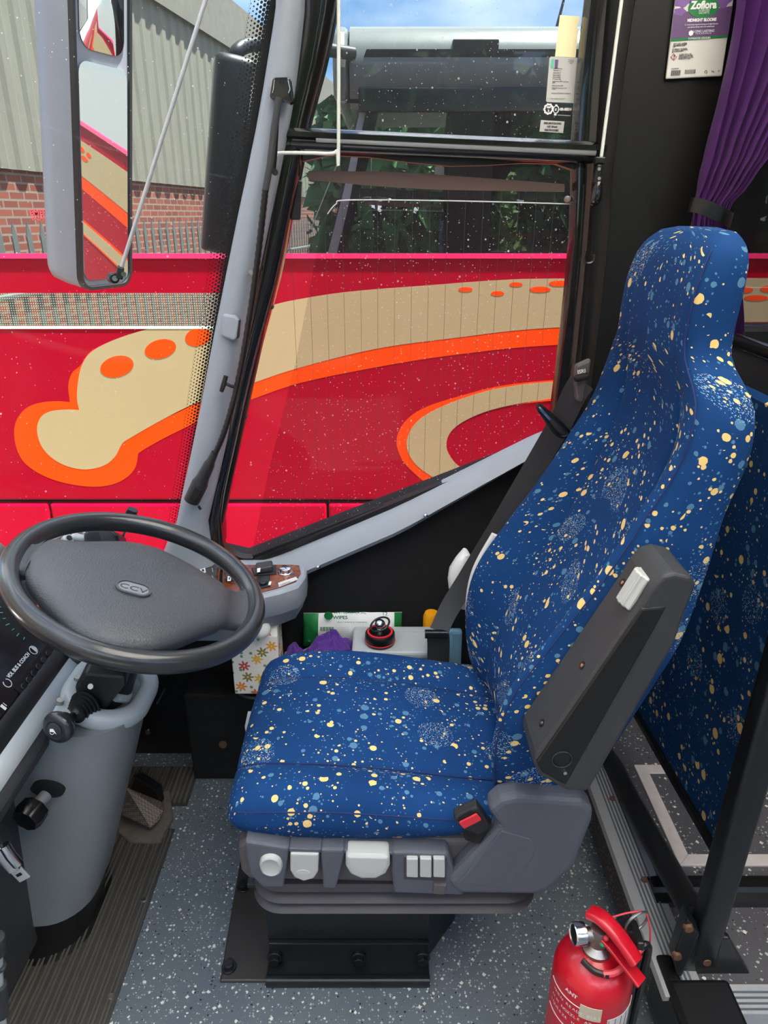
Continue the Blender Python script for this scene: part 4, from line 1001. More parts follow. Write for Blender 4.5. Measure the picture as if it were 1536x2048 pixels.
blk([(503, 1140), (552, 1134), (553, 1151), (508, 1154)], CT, CT+.006, 'joystick_plate', 'black')
lv = blk([(512, 1135), (545, 1130), (547, 1143), (514, 1149)], CT+.006, CT+.020, 'mirror_switch', 'armgrey', .004)
aa = [pz(u, v, CT+.0205) for u, v in ((514, 1137), (521, 1136), (520, 1144), (514, 1145))]; B().prism(aa, (0, 0, .0004)).done('icon', M['inkwhite'], lv, smooth=0)
sq = blk([(513, 1157), (540, 1154), (540, 1176), (514, 1180)], CT, CT+.006, 'socket_plate', 'black')
c = pz(526, 1167, CT+.006); B().cyl(c, c+V((0, 0, .006)), .010, .008, 18).done('socket_knob', M['rubber'], sq, bevel=.002)
B().bb(c.x+.013, c.x+.018, c.y-.008, c.y+.008, CT+.006, CT+.0072).done('socket_mark', M['inkwhite'], sq, smooth=0)
c = pz(571, 1147, CT); kl = B().cyl(c, c+V((0, 0, .006)), .0185, None, 8).done('key_lock', M['chrome'], sw, bevel=.002)
B().lathe([(.0135, .006), (.0135, .014), (.011, .016), (0, .016)], c, (0, 0, 1), 24).done('barrel', M['chrome'], kl)
B().box((0, 0, 0), (.0022, .010, .001), frame(c+V((0, 0, .0163)), (1, .6, 0), (-.6, 1, 0))).done('key_slot', M['ink'], kl, smooth=0)
lb = [pz(u, v, CT+.002) for u, v in ((556, 1166), (592, 1154), (596, 1159), (558, 1174))]
lw_ = B().prism(lb, (0, 0, .0006)).done('paper_label', M['paper'], sw, smooth=0)
B().text('INVERTER', frame(lb[3]+V((.004, .004, .0008)), lb[2]-lb[3], lb[0]-lb[3]), .0088, sx=.72).done('handwriting', M['label'] if 0 else M['armgrey'], lw_, smooth=0)
# rubber gaiter switch beside the wheel and the black-tipped stick by the windscreen
gk = thing('gaiter_switch', 'black knob in a round rubber gaiter beside the grey pillar foot', 'switch', PY(368, 1125, 1.46))
p = PZ(365, 1122, .62); ax = V((.3, -.6, .7)).normalized()
B().lathe([(.022, -.03), (.022, .0), (.018, .005), (.012, .007), (.008, .014), (.006, .02)], p, ax, 24).done('gaiter', M['rubber'], gk, smooth=50)
B().tube([p+ax*.012, p+ax*.02+V((.012, 0, .008)), p+ax*.02+V((.038, 0, .012))], .0085, 12).done('knob', M['black'], gk)
bk_ = thing('marker_stick', 'thin stick with a black block tip standing inside the windscreen corner', 'stick', PY(240, 1095, 1.40))
a_, b_ = PY(238, 1095, 1.40), PY(262, 1028, 1.40); B().tube([a_-(b_-a_)*.4, b_], .003, 8).done('stem', M['steel'], bk_)
dd = (b_-a_).normalized(); B().sweep([b_-dd*.004, b_+dd*.006, b_+dd*.012], lambda t: rrect(lerp(.024, .02, t), .018, .004), (0, -1, 0)).done('tip', M['black'], bk_, smooth=40)
# ------------------------------------------------------------------ driver's seat
YC = 1.085
seat = thing('driver_seat', 'blue dotted moquette driver seat with folded arm rest and grey control base', 'seat', (0, YC, 0))
# floor plate and pedestal
B().prism([(-.317, .914, 0), (-.226, .914, 0), (-.226, 1.20, 0), (-.330, 1.20, 0)], (0, 0, .008)).done('floor_plate', M['plate'], seat, smooth=0, bevel=.003)
for u, v, z in ((458, 1935, .008), (487, 1775, .008)):
    p = PZ(u, v, z); bl = B().cyl(p, p+V((0, 0, .004)), .0145, None, 20).cyl(p+V((0, 0, .004)), p+V((0, 0, .014)), .0105, None, 6); bl.done('plate_bolt', M['steelblack'], seat, smooth=30, bevel=.001)
B().bb(-.228, .088, .960, 1.23, 0, .27).done('pedestal', M['steelblack'], seat, smooth=0, bevel=.004)
B().prism([(.088, .966, .0), (.150, 1.05, .0), (.150, 1.22, 0), (.088, 1.22, 0)], (0, 0, .27)).done('pedestal_gusset', M['steelblack'], seat, smooth=0, bevel=.003)
B().bb(-.226, .088, .905, .962, .0, .012).bb(-.226, .088, .950, .9605, .0, .062).done('angle_bracket', M['steelblack'], seat, smooth=0, bevel=.002)
B().sweep([(-.226, .911, .012), (.088, .911, .012)], rrect(.016, .022, .006, 4), (0, 0, 1)).done('bracket_lip', M['steelblack'], seat, smooth=50)
for u, v in ((548, 1935), (717, 1932), (846, 1934)):
    p = PZ(u, v, .022); p = V((p.x, .944, .03)); B().cyl(p+V((0, .012, 0)), p+V((0, -.002, 0)), .0145, None, 18).cyl(p, p+V((0, -.011, 0)), .0105, None, 6).done('bracket_bolt', M['steelblack'], seat, smooth=30, bevel=.001)
B().bb(-.243, -.195, .905, .93, .268, .276).done('slide_tab', M['steelblack'], seat, smooth=0, bevel=.001)
# rubber bellows
rings = []
for z, g_ in ((.246, -.012), (.248, .0), (.256, .006), (.262, .0), (.266, -.014), (.272, -.004), (.278, .004), (.284, -.002), (.288, -.014), (.296, -.004), (.306, .004), (.32, 0)):
    rings.append([V((.018+a, YC+b_, z)) for a, b_ in rrect(.49+2*g_, .43+2*g_, .055, 7)])
B().loft(rings).done('bellows', M['bellows'], seat, smooth=50)
# moulded base
y0 = .872
B().prism([(x, y0, z) for x, z in ((-.232, .325), (-.243, .345), (-.245, .40), (-.228, .415), (.06, .418), (.318, .42), (.29, .35), (.262, .318), (.24, .31))], (0, .42, 0)).done('base_moulding', M['seatdark'], seat, smooth=0, bevel=.012, seg=3)
yp = .848
def seatp(px, y=yp): return [PY(u, v, y) for u, v in px]
def panel(px, nm, m='seatgrey', y=yp, d=.045, bev=.005, par=None): return B().prism(seatp(px, y), (0, d, 0)).done(nm, M[m], par or seat, smooth=0, bevel=bev, seg=3)
panel([(489, 1683), (579, 1697), (575, 1720), (567, 1776), (524, 1776), (500, 1750), (492, 1715)], 'control_panel')
panel([(578, 1697), (642, 1699), (642, 1706), (578, 1704)], 'recess_top', 'seatgrey', bev=.002)
panel([(640, 1699), (690, 1700), (685, 1730), (672, 1779), (646, 1778), (643, 1730)], 'control_panel')
panel([(688, 1701), (786, 1705), (786, 1711), (688, 1708)], 'recess_top', 'seatgrey', bev=.002)
panel([(783, 1704), (897, 1707), (915, 1764), (930, 1792), (788, 1787), (782, 1740)], 'control_panel')
cover = [(893, 1764), (998, 1656), (974, 1622), (1000, 1600), (1035, 1592), (1168, 1601), (1190, 1622), (1186, 1645), (1150, 1738), (1100, 1784), (1072, 1793), (915, 1791)]
panel(cover, 'side_cover', y=.842, d=.040, bev=.012)
panel([(918, 1766), (1003, 1662), (1060, 1678), (1071, 1694), (1066, 1716), (1040, 1750), (1012, 1771)], 'access_flap', y=.8405, d=.01, bev=.002)
panel([(868, 1770), (893, 1772), (889, 1790), (866, 1788)], 'blanking_square', 'seatdark', y=.8415, d=.012, bev=.001)
# controls
kx = PY(542, 1730, .846)
rings = []
for d_, s_ in ((.006, 1.1), (.001, 1.1), (-.0005, 1.06), (-.004, 1.0), (-.0055, .84), (-.004, .74), (-.004, .1)):
    rings.append([kx+V((a*s_, d_, b_*s_)) for a, b_ in [(.0185*math.cos(t)*(1 if abs(math.cos(t)) < .8 else .94), .0215*math.sin(t)) for t in [2*math.pi*k/28 for k in range(28)]]])
B().loft(rings).done('round_knob', M['knob'], seat, smooth=50)
lv = B().prism(seatp([(580, 1707), (638, 1708), (636, 1745), (628, 1758), (607, 1764), (588, 1756), (580, 1742)], .845), (0, .025, 0)).done('lift_lever', M['knob'], seat, smooth=0, bevel=.004, seg=3)
pl = PY(606, 1746, .8445); B().prism([pl+V((a, 0, b_)) for a, b_ in [(.0115*math.cos(t), .007*math.sin(t)) for t in [2*math.pi*k/20 for k in range(20)]]], (0, .002, 0)).done('finger_dip', M['label'], lv, smooth=0, bevel=.0008)
bg_ = B().prism(seatp([(691, 1712), (779, 1714), (780, 1735), (772, 1750), (752, 1760), (722, 1760), (700, 1751), (691, 1735)], .836), (0, .035, 0)).done('broad_handle', M['knob'], seat, smooth=0, bevel=.007, seg=3)
B().prism(seatp([(698, 1716), (773, 1718), (771, 1735), (755, 1746), (722, 1746), (702, 1735)], .8355), (0, .001, 0)).done('handle_dish', M['label'], bg_, smooth=0)
B().text('⇕', frame(PY(727, 1737, .8252), (1, 0, 0), (0, 0, 1)), .016).done('handle_mark', M['white'], bg_, smooth=0) if 0 else None
panel([(808, 1713), (894, 1715), (893, 1763), (808, 1760)], 'switch_surround', 'bellows', y=.846, d=.012, bev=.002)
for k in range(3):
    u0 = 813+k*27; panel([(u0, 1718), (u0+23, 1718.5), (u0+23, 1756), (u0, 1755)], 'lumbar_button', 'knob', y=.841, d=.012, bev=.002)

# cushion
XC = [(-.262, .452, .452, .446, .170), (-.258, .475, .474, .428, .196), (-.245, .490, .493, .416, .210), (-.215, .501, .506, .408, .219), (-.15, .503, .514, .404, .223), (-.07, .499, .514, .403, .224), (.03, .488, .502, .407, .224), (.12, .474, .486, .416, .222), (.20, .462, .472, .44, .217), (.26, .452, .458, .444, .205)]
def cushring(x):
    zc, zb, z0, w_ = interp(XC, x); h = zb-z0
    pr = [(-.0, z0), (-.8, z0), (-.93, z0+.12*h), (-1.0, z0+.42*h), (-1.0, z0+.62*h), (-.975, z0+.80*h), (-.91, z0+.95*h), (-.82, zb), (-.66, lerp(zb, zc, .5)), (-.585, zc-.003), (-.555, zc-.0055), (-.52, zc-.001), (-.3, zc+.004), (0, zc+.005)]
    full = pr+[(-a, z) for a, z in pr[-2:0:-1]]
    return catmull([(x, YC+a*w_, z) for a, z in full], 3, True)
xs = [-.262, -.2615, -.260, -.258, -.254, -.249, -.242]+[lerp(-.234, .26, k/26) for k in range(27)]
B().loft([cushring(x) for x in xs]).done('seat_cushion', M['moquette'], seat, smooth=70)
def pipe(f, nm, par=seat, r=.0016): B().tube([f(k/30) for k in range(31)], r, 6).done(nm, M['piping'], par)
M['piping'] = plain('dark_blue_piping', srgb(16, 38, 92), .8)
def cpt(a, x):
    zc, zb, z0, w_ = interp(XC, x)
    z = {.84: lerp(zb, z0, .02), -.985: lerp(zb, z0, .26), .985: lerp(zb, z0, .26)}.get(a, zc-.0045)
    return V((x, YC+a*w_, z))
pipe(lambda t: cpt(-.555, lerp(-.245, .22, t)), 'cushion_seam'); pipe(lambda t: cpt(.555, lerp(-.245, .22, t)), 'cushion_seam')
pipe(lambda t: cpt(-.985, lerp(-.250, .20, t)), 'cushion_seam')
# backrest with built-in head restraint
ZB = [(.44, .235, .205, .195, .29), (.50, .212, .182, .208, .315), (.56, .212, .172, .218, .345), (.63, .232, .172, .226, .372), (.71, .265, .190, .229, .402), (.80, .312, .240, .229, .435), (.90, .355, .300, .226, .452), (1.0, .392, .350, .221, .464), (1.07, .410, .382, .219, .480), (1.11, .412, .392, .214, .484), (1.142, .408, .397, .204, .482), (1.165, .402, .396, .186, .474), (1.183, .398, .394, .165, .467), (1.200, .395, .392, .152, .463), (1.23, .394, .391, .148, .463), (1.28, .397, .395, .147, .466), (1.315, .405, .404, .143, .467), (1.335, .414, .414, .132, .464), (1.350, .427, .427, .108, .457), (1.355, .436, .436, .06, .449)]
def backring(z):
    fc, fe, w_, r = interp(ZB, z); s_ = r-fe; gv = max(0, min(1, (1.16-z)/.06))
    pr = [(0, fc), (.30, lerp(fc, fe, .03)+.0), (.50, fc-.004*gv), (.555, fc+.004*gv), (.60, fc-.004*gv), (.74, lerp(fc, fe, .65)), (.86, fe+.001), (.93, fe+.004), (.985, fe+.2*s_), (1.0, fe+.42*s_), (1.0, fe+.62*s_), (.97, fe+.85*s_), (.90, r-.004), (.6, r), (0, r+.002)]
    full = pr+[(-a, x) for a, x in pr[-2:0:-1]]
    return catmull([(x, YC+.012*(1 if 0 else 0)+a*w_, z) for a, x in full], 3, True)
zs = [.44+.0155*k for k in range(55)]; zs = [z for z in zs if z < 1.29]+[1.295, 1.305, 1.315, 1.324, 1.331, 1.337, 1.342, 1.346, 1.350, 1.353, 1.355]
YCB = YC
B().loft([backring(z) for z in zs]).done('backrest', M['moquette'], seat, smooth=70)
def bpt(a, z):
    fc, fe, w_, r = interp(ZB, z); s_ = r-fe
    x = {.555: fc+.004, -.555: fc+.004}.get(a, fe+.002)
    return V((x-.0008, YC+a*w_, z))
for a in (-.555, .555): B().tube([bpt(a, lerp(.50, 1.13, k/40)) for k in range(41)], .0013, 6).done('backrest_seam', M['piping'], seat)
B().tube([bpt(-.95, lerp(.50, 1.33, k/50))+V((.001, -.001, 0)) for k in range(51)], .0013, 6).done('backrest_seam', M['piping'], seat)
# folded-up arm rest on the near side
ya = .768
arm_px = [(1268, 1232), (1281, 1214), (1304, 1176), (1326, 1152), (1350, 1146), (1384, 1154), (1394, 1168), (1350, 1289), (1256, 1451), (1181, 1578), (1172, 1586), (1130, 1582), (1080, 1552), (1066, 1528), (1072, 1508)]
arm = B().prism(seatp(arm_px, ya), (0, .088, 0)).done('arm_rest', M['armgrey'], seat, smooth=0, bevel=.009, seg=4)
B().prism(seatp([(1283, 1218), (1335, 1213), (1308, 1262), (1132, 1572), (1084, 1546), (1072, 1524)], ya-.002), (0, .006, 0)).done('arm_rest_panel', M['armdark'], arm, smooth=0, bevel=.003)
c = PY(1124, 1519, ya-.003); B().cyl(c+V((0, .004, 0)), c, .0125, None, 28).done('pivot_cap', M['rubber'], arm, bevel=.001)
B().tube([c+V((.0135*math.cos(t), -.0003, .0135*math.sin(t))) for t in [2*math.pi*k/28 for k in range(28)]], .0006, 5, True).done('pivot_ring', M['armgrey'], arm)
c = PY(1130, 1545, ya-.003); B().cyl(c+V((0, .004, 0)), c+V((0, -.002, 0)), .0026, None, 12).done('rivet', M['chrome'], arm)
# top-face details lie on the face turned towards the cushion
fa, fb = PY(1072, 1508, ya), PY(1268, 1232, ya); fd = (fb-fa).normalized(); fnn = V((-fd.z, 0, fd.x)); 
if fnn.x > 0: fnn = -fnn
for t, yy in ((.12, .80), (.56, .80), (1.0, .795), (1.05, .835)):
    c = fa.lerp(fb, t); c = V((c.x, yy, c.z)); h_ = B().cyl(c-fnn*.002, c+fnn*.0006, .006, None, 16).done('screw_hole', M['rubber'], arm); B().cyl(c, c+fnn*.0012, .0028, None, 10).done('hole_screw', M['chrome'], h_)
c0 = PY(1264, 1214, .80)+fnn*.003; dirr = (PY(1300, 1150, .80)-c0).normalized(); c1 = c0+dirr*.050
rings = []
fm = frame(c0, dirr.orthogonal(), dirr.cross(dirr.orthogonal()))
for d_, s_ in ((0, .9), (.002, 1), (.047, 1), (.049, .9)):
    rings.append([fm @ V(((.0205 if (k//2) % 2 else .0185)*s_*math.cos(2*math.pi*k/56), (.0205 if (k//2) % 2 else .0185)*s_*math.sin(2*math.pi*k/56), d_)) for k in range(56)])
B().loft(rings).done('adjuster_wheel', M['knob'], arm, smooth=30)
wc = c0.lerp(c1, .55)-fnn*.0; 
B().box((0, 0, 0), (.086, .054, .016), frame(wc-fnn*.010+fd*.002, fd, (0, 1, 0))).done('wheel_slot', M['blackmatt'], arm, smooth=0, bevel=.004)
# belt: shoulder bezel, webbing, ring, stop
bz = [PY(u, v, 1.262) for u, v in ((1152, 732), (1183, 718), (1178, 760), (1166, 806), (1153, 802), (1150, 770))]
bez = B().prism(bz, (.0, .018, 0)).done('belt_guide', plain('bezel_grey_brown', srgb(84, 78, 78), .5), seat, smooth=0, bevel=.004)
B().box((0, 0, 0), (.026, .014, .010), frame(PY(1163, 755, 1.258), (1, 0, .25), (0, 1, 0))).done('guide_slot', M['blackmatt'], bez, smooth=0, bevel=.003)
B().text('ISRI', frame(PY(1155, 748, 1.2605), (1, 0, .2), (0, 0, 1)), .0095, ext=.0003, bold=.0002).done('maker_mark', M['inkwhite'], bez, smooth=0)
def strap(pts, nm, w_=.046, par=seat, up=(1, -.25, .55)):
    P_ = catmull(pts, 8)
    return B().sweep(P_, [(-w_/2, -.0008), (w_/2, -.0008), (w_/2, .0008), (-w_/2, .0008)], up).done(nm, M['strap'], par, smooth=60)
strap([PY(1166, 762, 1.266), PY(1150, 785, 1.275), PY(1117, 852, 1.315), PY(1060, 950, 1.36), PY(1000, 1052, 1.385), PY(940, 1150, 1.40), PY(900, 1215, 1.385), PY(878, 1262, 1.352)], 'belt_webbing', up=(-.55, -.8, .1))
rg = [PY(u, v, 1.30) for u, v in ((1078, 818), (1086, 816), (1134, 862), (1130, 872), (1112, 866))]
B().tube(catmull(rg, 4, True), .0042, 8, True).done('belt_ring', M['rubber'], seat)
B().tube([PY(1076, 812, 1.30), PY(1084, 820, 1.298), PY(1100, 838, 1.298)], .0036, 8).done('ring_pin', M['chrome'], seat)
B().sweep([PY(850, 1268, 1.347), PY(895, 1268, 1.347)], rrect(.014, .018, .004), (0, 0, 1)).done('belt_stop', M['rubber'], seat, smooth=40)
strap([PY(876, 1268, 1.352), PY(877, 1290, 1.352), PY(876, 1330, 1.352)], 'lap_webbing', .05, up=(0, -1, 0))
# buckle on the near side
bo = PY(940, 1640, .835)
BFm = frame(bo, PY(970, 1625, .835)-PY(916, 1652, .835), PY(925, 1630, .835)-PY(950, 1690, .835)); bn = (BFm.to_3x3() @ V((0, 0, 1)))
if bn.y > 0: bn = -bn
bk = B().prism([BFm @ V((a, b_, 0)) for a, b_ in ((-.021, .016), (.023, .016), (.022, -.009), (.017, -.034), (-.006, -.036), (-.020, -.011))], -bn*.022).done('buckle', M['black'], seat, smooth=0, bevel=.004)
B().prism([BFm @ V((a, b_, .0)) for a, b_ in rrect(.033, .016, .003)], bn*.0035).done('release_button', M['redpl'], bk, smooth=0, bevel=.0015)
B().prism([BFm @ V((a, b_+.0125, -.004)) for a, b_ in rrect(.026, .006, .001)], bn*.0045).done('tongue_slot', M['blackmatt'], bk, smooth=0)
sq_ = [PY(u, v, .846) for u, v in ((925, 1650), (985, 1650), (960, 1690), (930, 1682))]
B().prism(sq_, (0, .02, 0)).done('buckle_stem', M['blackmatt'], seat, smooth=0, bevel=.003)
# pale plastic wing trim seen at the far side and front
B().sphere if 0 else None
tr = B().sweep(catmull([(.245, 1.318, .40), (.20, 1.325, .52), (.19, 1.33, .60), (.20, 1.33, .68), (.235, 1.33, .76)], 5), rrect(.012, .030, .005), (1, 0, 0)); tr.done('far_side_trim', M['white'], seat, smooth=50)
B().sweep([(-.250, 1.12, .41), (-.257, 1.14, .432), (-.256, 1.17, .44)], rrect(.008, .04, .003), (1, 0, 0)).done('front_trim', M['greylight'], seat, smooth=50)
# ------------------------------------------------------------------ floor furniture
mt = thing('floor_mat', 'dusty black ribbed rubber mat in the driver footwell', 'mat', (-.8, 1.1, 0))
B().prism([(-1.18, .55, 0), (-.505, .55, 0), (-.505, 1.285, 0), (-.545, 1.29, 0), (-.545, 1.36, 0), (-.495, 1.36, 0), (-.495, 1.495, 0), (-1.18, 1.495, 0)], (0, 0, .004)).done('mat_base', M['mat'], mt, smooth=0)
b = B()
for k in range(33):
    x = -.516-k*.0205
    y1 = 1.28 if x > -.55 else 1.49
    for e_ in (-.0038, .0038): b.prism([(x+e_-.0022, .55, .004), (x+e_+.0022, .55, .004), (x+e_+.0012, .55, .0075), (x+e_-.0012, .55, .0075)], (0, y1-.55, 0))
for k in range(4):
    x = -.503-k*.0125; b.prism([(x-.004, 1.365, .004), (x+.004, 1.365, .004), (x+.003, 1.365, .008), (x-.003, 1.365, .008)], (0, .125, 0))
tag(b.done('ribs', M['matrib'], mt, smooth=0))
for u, v in ((288, 1800), (222, 1993)):
    p = PZ(u, v, .006); B().cyl(p, p+V((0, 0, .003)), .0065, .005, 14).done('mat_screw', M['steel'], mt); 
pd = thing('accelerator_pedal', 'worn cross-hatched metal pedal to the right of the grey column', 'pedal', PZ(290, 1640, 0))
B().prism([PZ(u, v, .0) for u, v in ((234, 1630), (340, 1585), (348, 1640), (322, 1690), (262, 1690), (238, 1672))], (0, 0, .012)).done('pedal_mount', M['dirtmount'], pd, smooth=0, bevel=.004)
f_ = [PZ(u, v, z) for u, v, z in ((226, 1568, .085), (252, 1575, .085), (322, 1602, .05), (327, 1622, .045), (318, 1640, .04), (300, 1655, .035), (236, 1625, .05))]
B().prism(f_, (0, 0, -.006)).done('pedal_plate', M['pedal'], pd, smooth=0, bevel=.002)
B().prism([PZ(u, v, .012) for u, v in ((270, 1580), (290, 1572), (330, 1598), (318, 1612))], (0, 0, .05)).done('pedal_arm', M['steelblack'], pd, smooth=0, bevel=.004)
# side locker between seat and wall, on which the small things stand
lk = thing('side_locker', 'black carpeted locker against the wall beside the driver seat', 'locker', (0, 1.48, 0))
B().bb(-.50, .42, 1.452, 1.55, 0, .27).bb(-.27, .42, 1.37, 1.55, 0, .27).done('body', M['blackmatt'], lk, smooth=0, bevel=.006)
for u, v, m, r in ((446, 1489, 'rust', .012), (296, 1464, 'steel', .008)):
    p = PY(u, v, 1.451); B().cyl(p+V((0, .004, 0)), p+V((0, -.003, 0)), r, r*.8, 18).done('rusty_plug' if m == 'rust' else 'bolt_head', M[m], lk)
p = PY(322, 1392, 1.449); B().tube([PY(330, 1376, 1.449), p, PY(313, 1408, 1.449)], .002, 6).done('edge_clip', M['steel'], lk)

# flower-print carton
fb = thing('tissue_carton', 'white carton with printed orange and pink flowers under the side console', 'carton', (-.33, 1.42, .27))
q0, q1 = PY(470, 1388, 1.40), PY(552, 1386, 1.40)
zt_ = PY(552, 1250, 1.40).z
B().bb(q0.x, q1.x+.012, 1.40, 1.47, q0.z, zt_-.03).done('box', M['flowers'], fb, smooth=0, bevel=.002)
B().prism([(q0.x, 1.401, zt_-.03), (q1.x+.012, 1.401, zt_-.03), (q1.x+.010, 1.43, zt_+.02), (q0.x+.012, 1.43, zt_+.02)], (0, .03, 0)).done('open_flap', M['flowers'], fb, smooth=0)
cbx = [PY(478, 1386, 1.42), PY(492, 1394, 1.41), PY(515, 1396, 1.40), PY(545, 1388, 1.40)]
tag(B().tube(cbx, .0035, 8, n=5).done('cable_loop', M['armgrey']), 'thin dark cable loop hanging under the flower carton', 'cable')
pot = PY(522, 1258, 1.385); tag(B().sph(pot, .022, (1, .8, 1.1), 24).done('ceramic_knob', M['white']), 'pale rounded knob in front of the flower carton below the console', 'knob')

# wipes packet leaning on the wall
wpk = thing('wipes_packet', 'white and green packet of wipes leaning on the black wall', 'packet', PY(705, 1290, 1.47))
yw = 1.522
def pillowpack(px, y, th, nx=26, ny=8):
    a, b2, c, d = [PY(u, v, y) for u, v in px]; rings = []
    for i in range(nx+1):
        s_ = i/nx; t0, t1 = a.lerp(b2, s_), d.lerp(c, s_); ring = []
        f = min(1, min(s_, 1-s_)*9)**.6
        for k in range(ny+1): 
            t = k/ny; p = t0.lerp(t1, t); wob = noise.noise(V((s_*9, t*4, 3)))*.004*f
            ring.append(p+V((0, -th*f*math.sin(math.pi*t)**.6+wob, 0)))
        for k in range(ny-1, 0, -1):
            t = k/ny; p = t0.lerp(t1, t); ring.append(p+V((0, th*.4*f*math.sin(math.pi*t)**.6, 0)))
        rings.append(ring)
    return rings
R_ = pillowpack([(607, 1226), (804, 1224), (803, 1290), (607, 1292)], yw, .016)
B().loft(R_).done('pack', M['white'], wpk, smooth=60)
sub_ = [[p+V((0, -.0012 if j <= 8 else .0012, 0)) for j, p in enumerate(r)] for r in R_[0:5]]; B().loft(sub_).done('green_end', M['green'], wpk, smooth=60)
sub_ = [[p+V((0, -.0012 if j <= 8 else .0012, 0)) for j, p in enumerate(r)] for r in R_[24:27]]; B().loft(sub_).done('green_end', M['green'], wpk, smooth=60)
fx = lambda u, v: frame(PY(u, v, yw-.0185), (1, 0, 0), (0, 0, 1))
b = B().text('ANTIBACTERIAL', fx(668, 1228), .012, sx=.9).text('WIPES', fx(666, 1238), .013, bold=.0003).text('MULTI SURFACE CLEANING', fx(674, 1246), .006)
for k in range(9): b.box((0, 0, 0), (.0012 if k % 2 else .0022, .0006, .012), Matrix.Translation(PY(642+k*3, 1258, yw-.0185)))
for k in range(5): b.text('lorem'[:0]+'- --- -- ---- -- ---', fx(672, 1256+k*4), .005)
b.text('12', fx(764, 1231), .014); b.done('print', M['green'], wpk, smooth=0)
c = PY(657, 1232, yw-.0183); B().cyl(c+V((0, .002, 0)), c, .011, None, 20).done('logo_disc', M['green'], wpk)
B().text('24', fx(616, 1283), .006).done('pack_count', M['inkwhite'], wpk, smooth=0)
# purple cloth
def heap(cx, cy, cz, rx, ry, h, seed, tail=None, n=56, m=20):
    b = B(); rings = []
    for j in range(m+1):
        t = j/m; r = t; ring = []
        for k in range(n):
            a = 2*math.pi*k/n; nv = noise.fractal(V((math.cos(a)*1.6+seed, math.sin(a)*1.6, r*2.2)), .9, 2.2, 4)
            rr = r*(1+.22*nv); z = h*max(0, (1-r**1.7))*(1+.30*noise.fractal(V((math.cos(a)*r*2.6, math.sin(a)*r*2.6, seed)), 1, 2, 3))+.006*abs(math.sin(a*5+seed+r*4))*(1-r*.3)
            ring.append(V((cx+rx*rr*math.cos(a), cy+ry*rr*math.sin(a), cz+max(.002, z))))
        rings.append(ring)
    rings[0] = [V((cx+.002*math.cos(2*math.pi*k/n), cy+.002*math.sin(2*math.pi*k/n), rings[0][0].z)) for k in range(n)]
    b.loft(rings, True, True, True); return b
pcx = PY(660, 1300, 1.42); tag(heap(pcx.x, 1.425, .385, .080, .05, .078, 3.1).done('purple_cloth', M['purplecloth'], smooth=80), 'crumpled purple cloth in front of the wipes packet', 'cloth')
pcx = PY(590, 1300, 1.41); tag(heap(pcx.x, 1.415, .36, .050, .04, .075, 8.3).done('purple_strap', M['purplecloth'], smooth=80), 'darker purple fold of cloth left of the crumpled heap', 'cloth')
tag(B().bb(-.245, -.075, 1.385, 1.46, .2712, .372).done('cloth_tray', M['armdark'], smooth=0, bevel=.006), 'low black tray under the purple cloths beside the seat', 'tray')
# pale storage box
sb = thing('storage_box', 'pale grey lidded storage box between seat and wall', 'box', (.04, 1.44, .27))
X0, X1 = PY(706, 1250, 1.47).x, PY(875, 1250, 1.47).x
B().bb(X0+.006, X1-.006, 1.38, 1.488, .2705, .428).done('box_body', M['greylight'], sb, smooth=0, bevel=.008)
B().bb(X0, X1, 1.376, 1.492, .425, .445).done('lid', M['greylight'], sb, smooth=0, bevel=.006)
B().bb(X0+.09, X1-.004, 1.462, 1.470, .443, .449).done('lid_ridge', M['greylight'], sb, smooth=0, bevel=.002)
# round tin with ball and ring
tn = thing('scent_tin', 'round black tin with red ring and chrome ball on the storage box', 'tin', (0, 1.42, .445))
tcn = PZ(760, 1283, .447); tcn = V((tcn.x, tcn.y, .445))
B().lathe([(.0, .0), (.033, .0), (.035, .003), (.035, .024), (.033, .028), (.029, .029), (.0, .029)], tcn, (0, 0, 1), 36).done('can', M['rubber'], tn, smooth=40)
B().lathe([(.030, .0285), (.030, .031), (.0255, .031), (.0255, .0285)], tcn, (0, 0, 1), 36).done('red_ring', M['redpl'], tn, smooth=40)
B().tube([tcn+V((.0355*math.cos(a), .0355*math.sin(a), .008)) for a in [2*math.pi*k/40 for k in range(40)]], .001, 5, True).done('red_line', M['redpl'], tn)
B().lathe([(.007, .029), (.006, .036), (.010, .040), (.0, .040)], tcn, (0, 0, 1), 20).done('stem', M['chrome'], tn)
bc = tcn+V((0, 0, .049)); B().sph(bc, .0125, seg=24).done('ball', M['chrome'], tn)
ax = V((-.35, -.15, .92)).normalized(); fm = frame(bc, ax.orthogonal(), ax.cross(ax.orthogonal()))
B().tube([fm @ V((.023*math.cos(a), .023*math.sin(a), 0)) for a in [2*math.pi*k/40 for k in range(40)]], .0024, 8, True).done('orbit_ring', M['black'], tn)
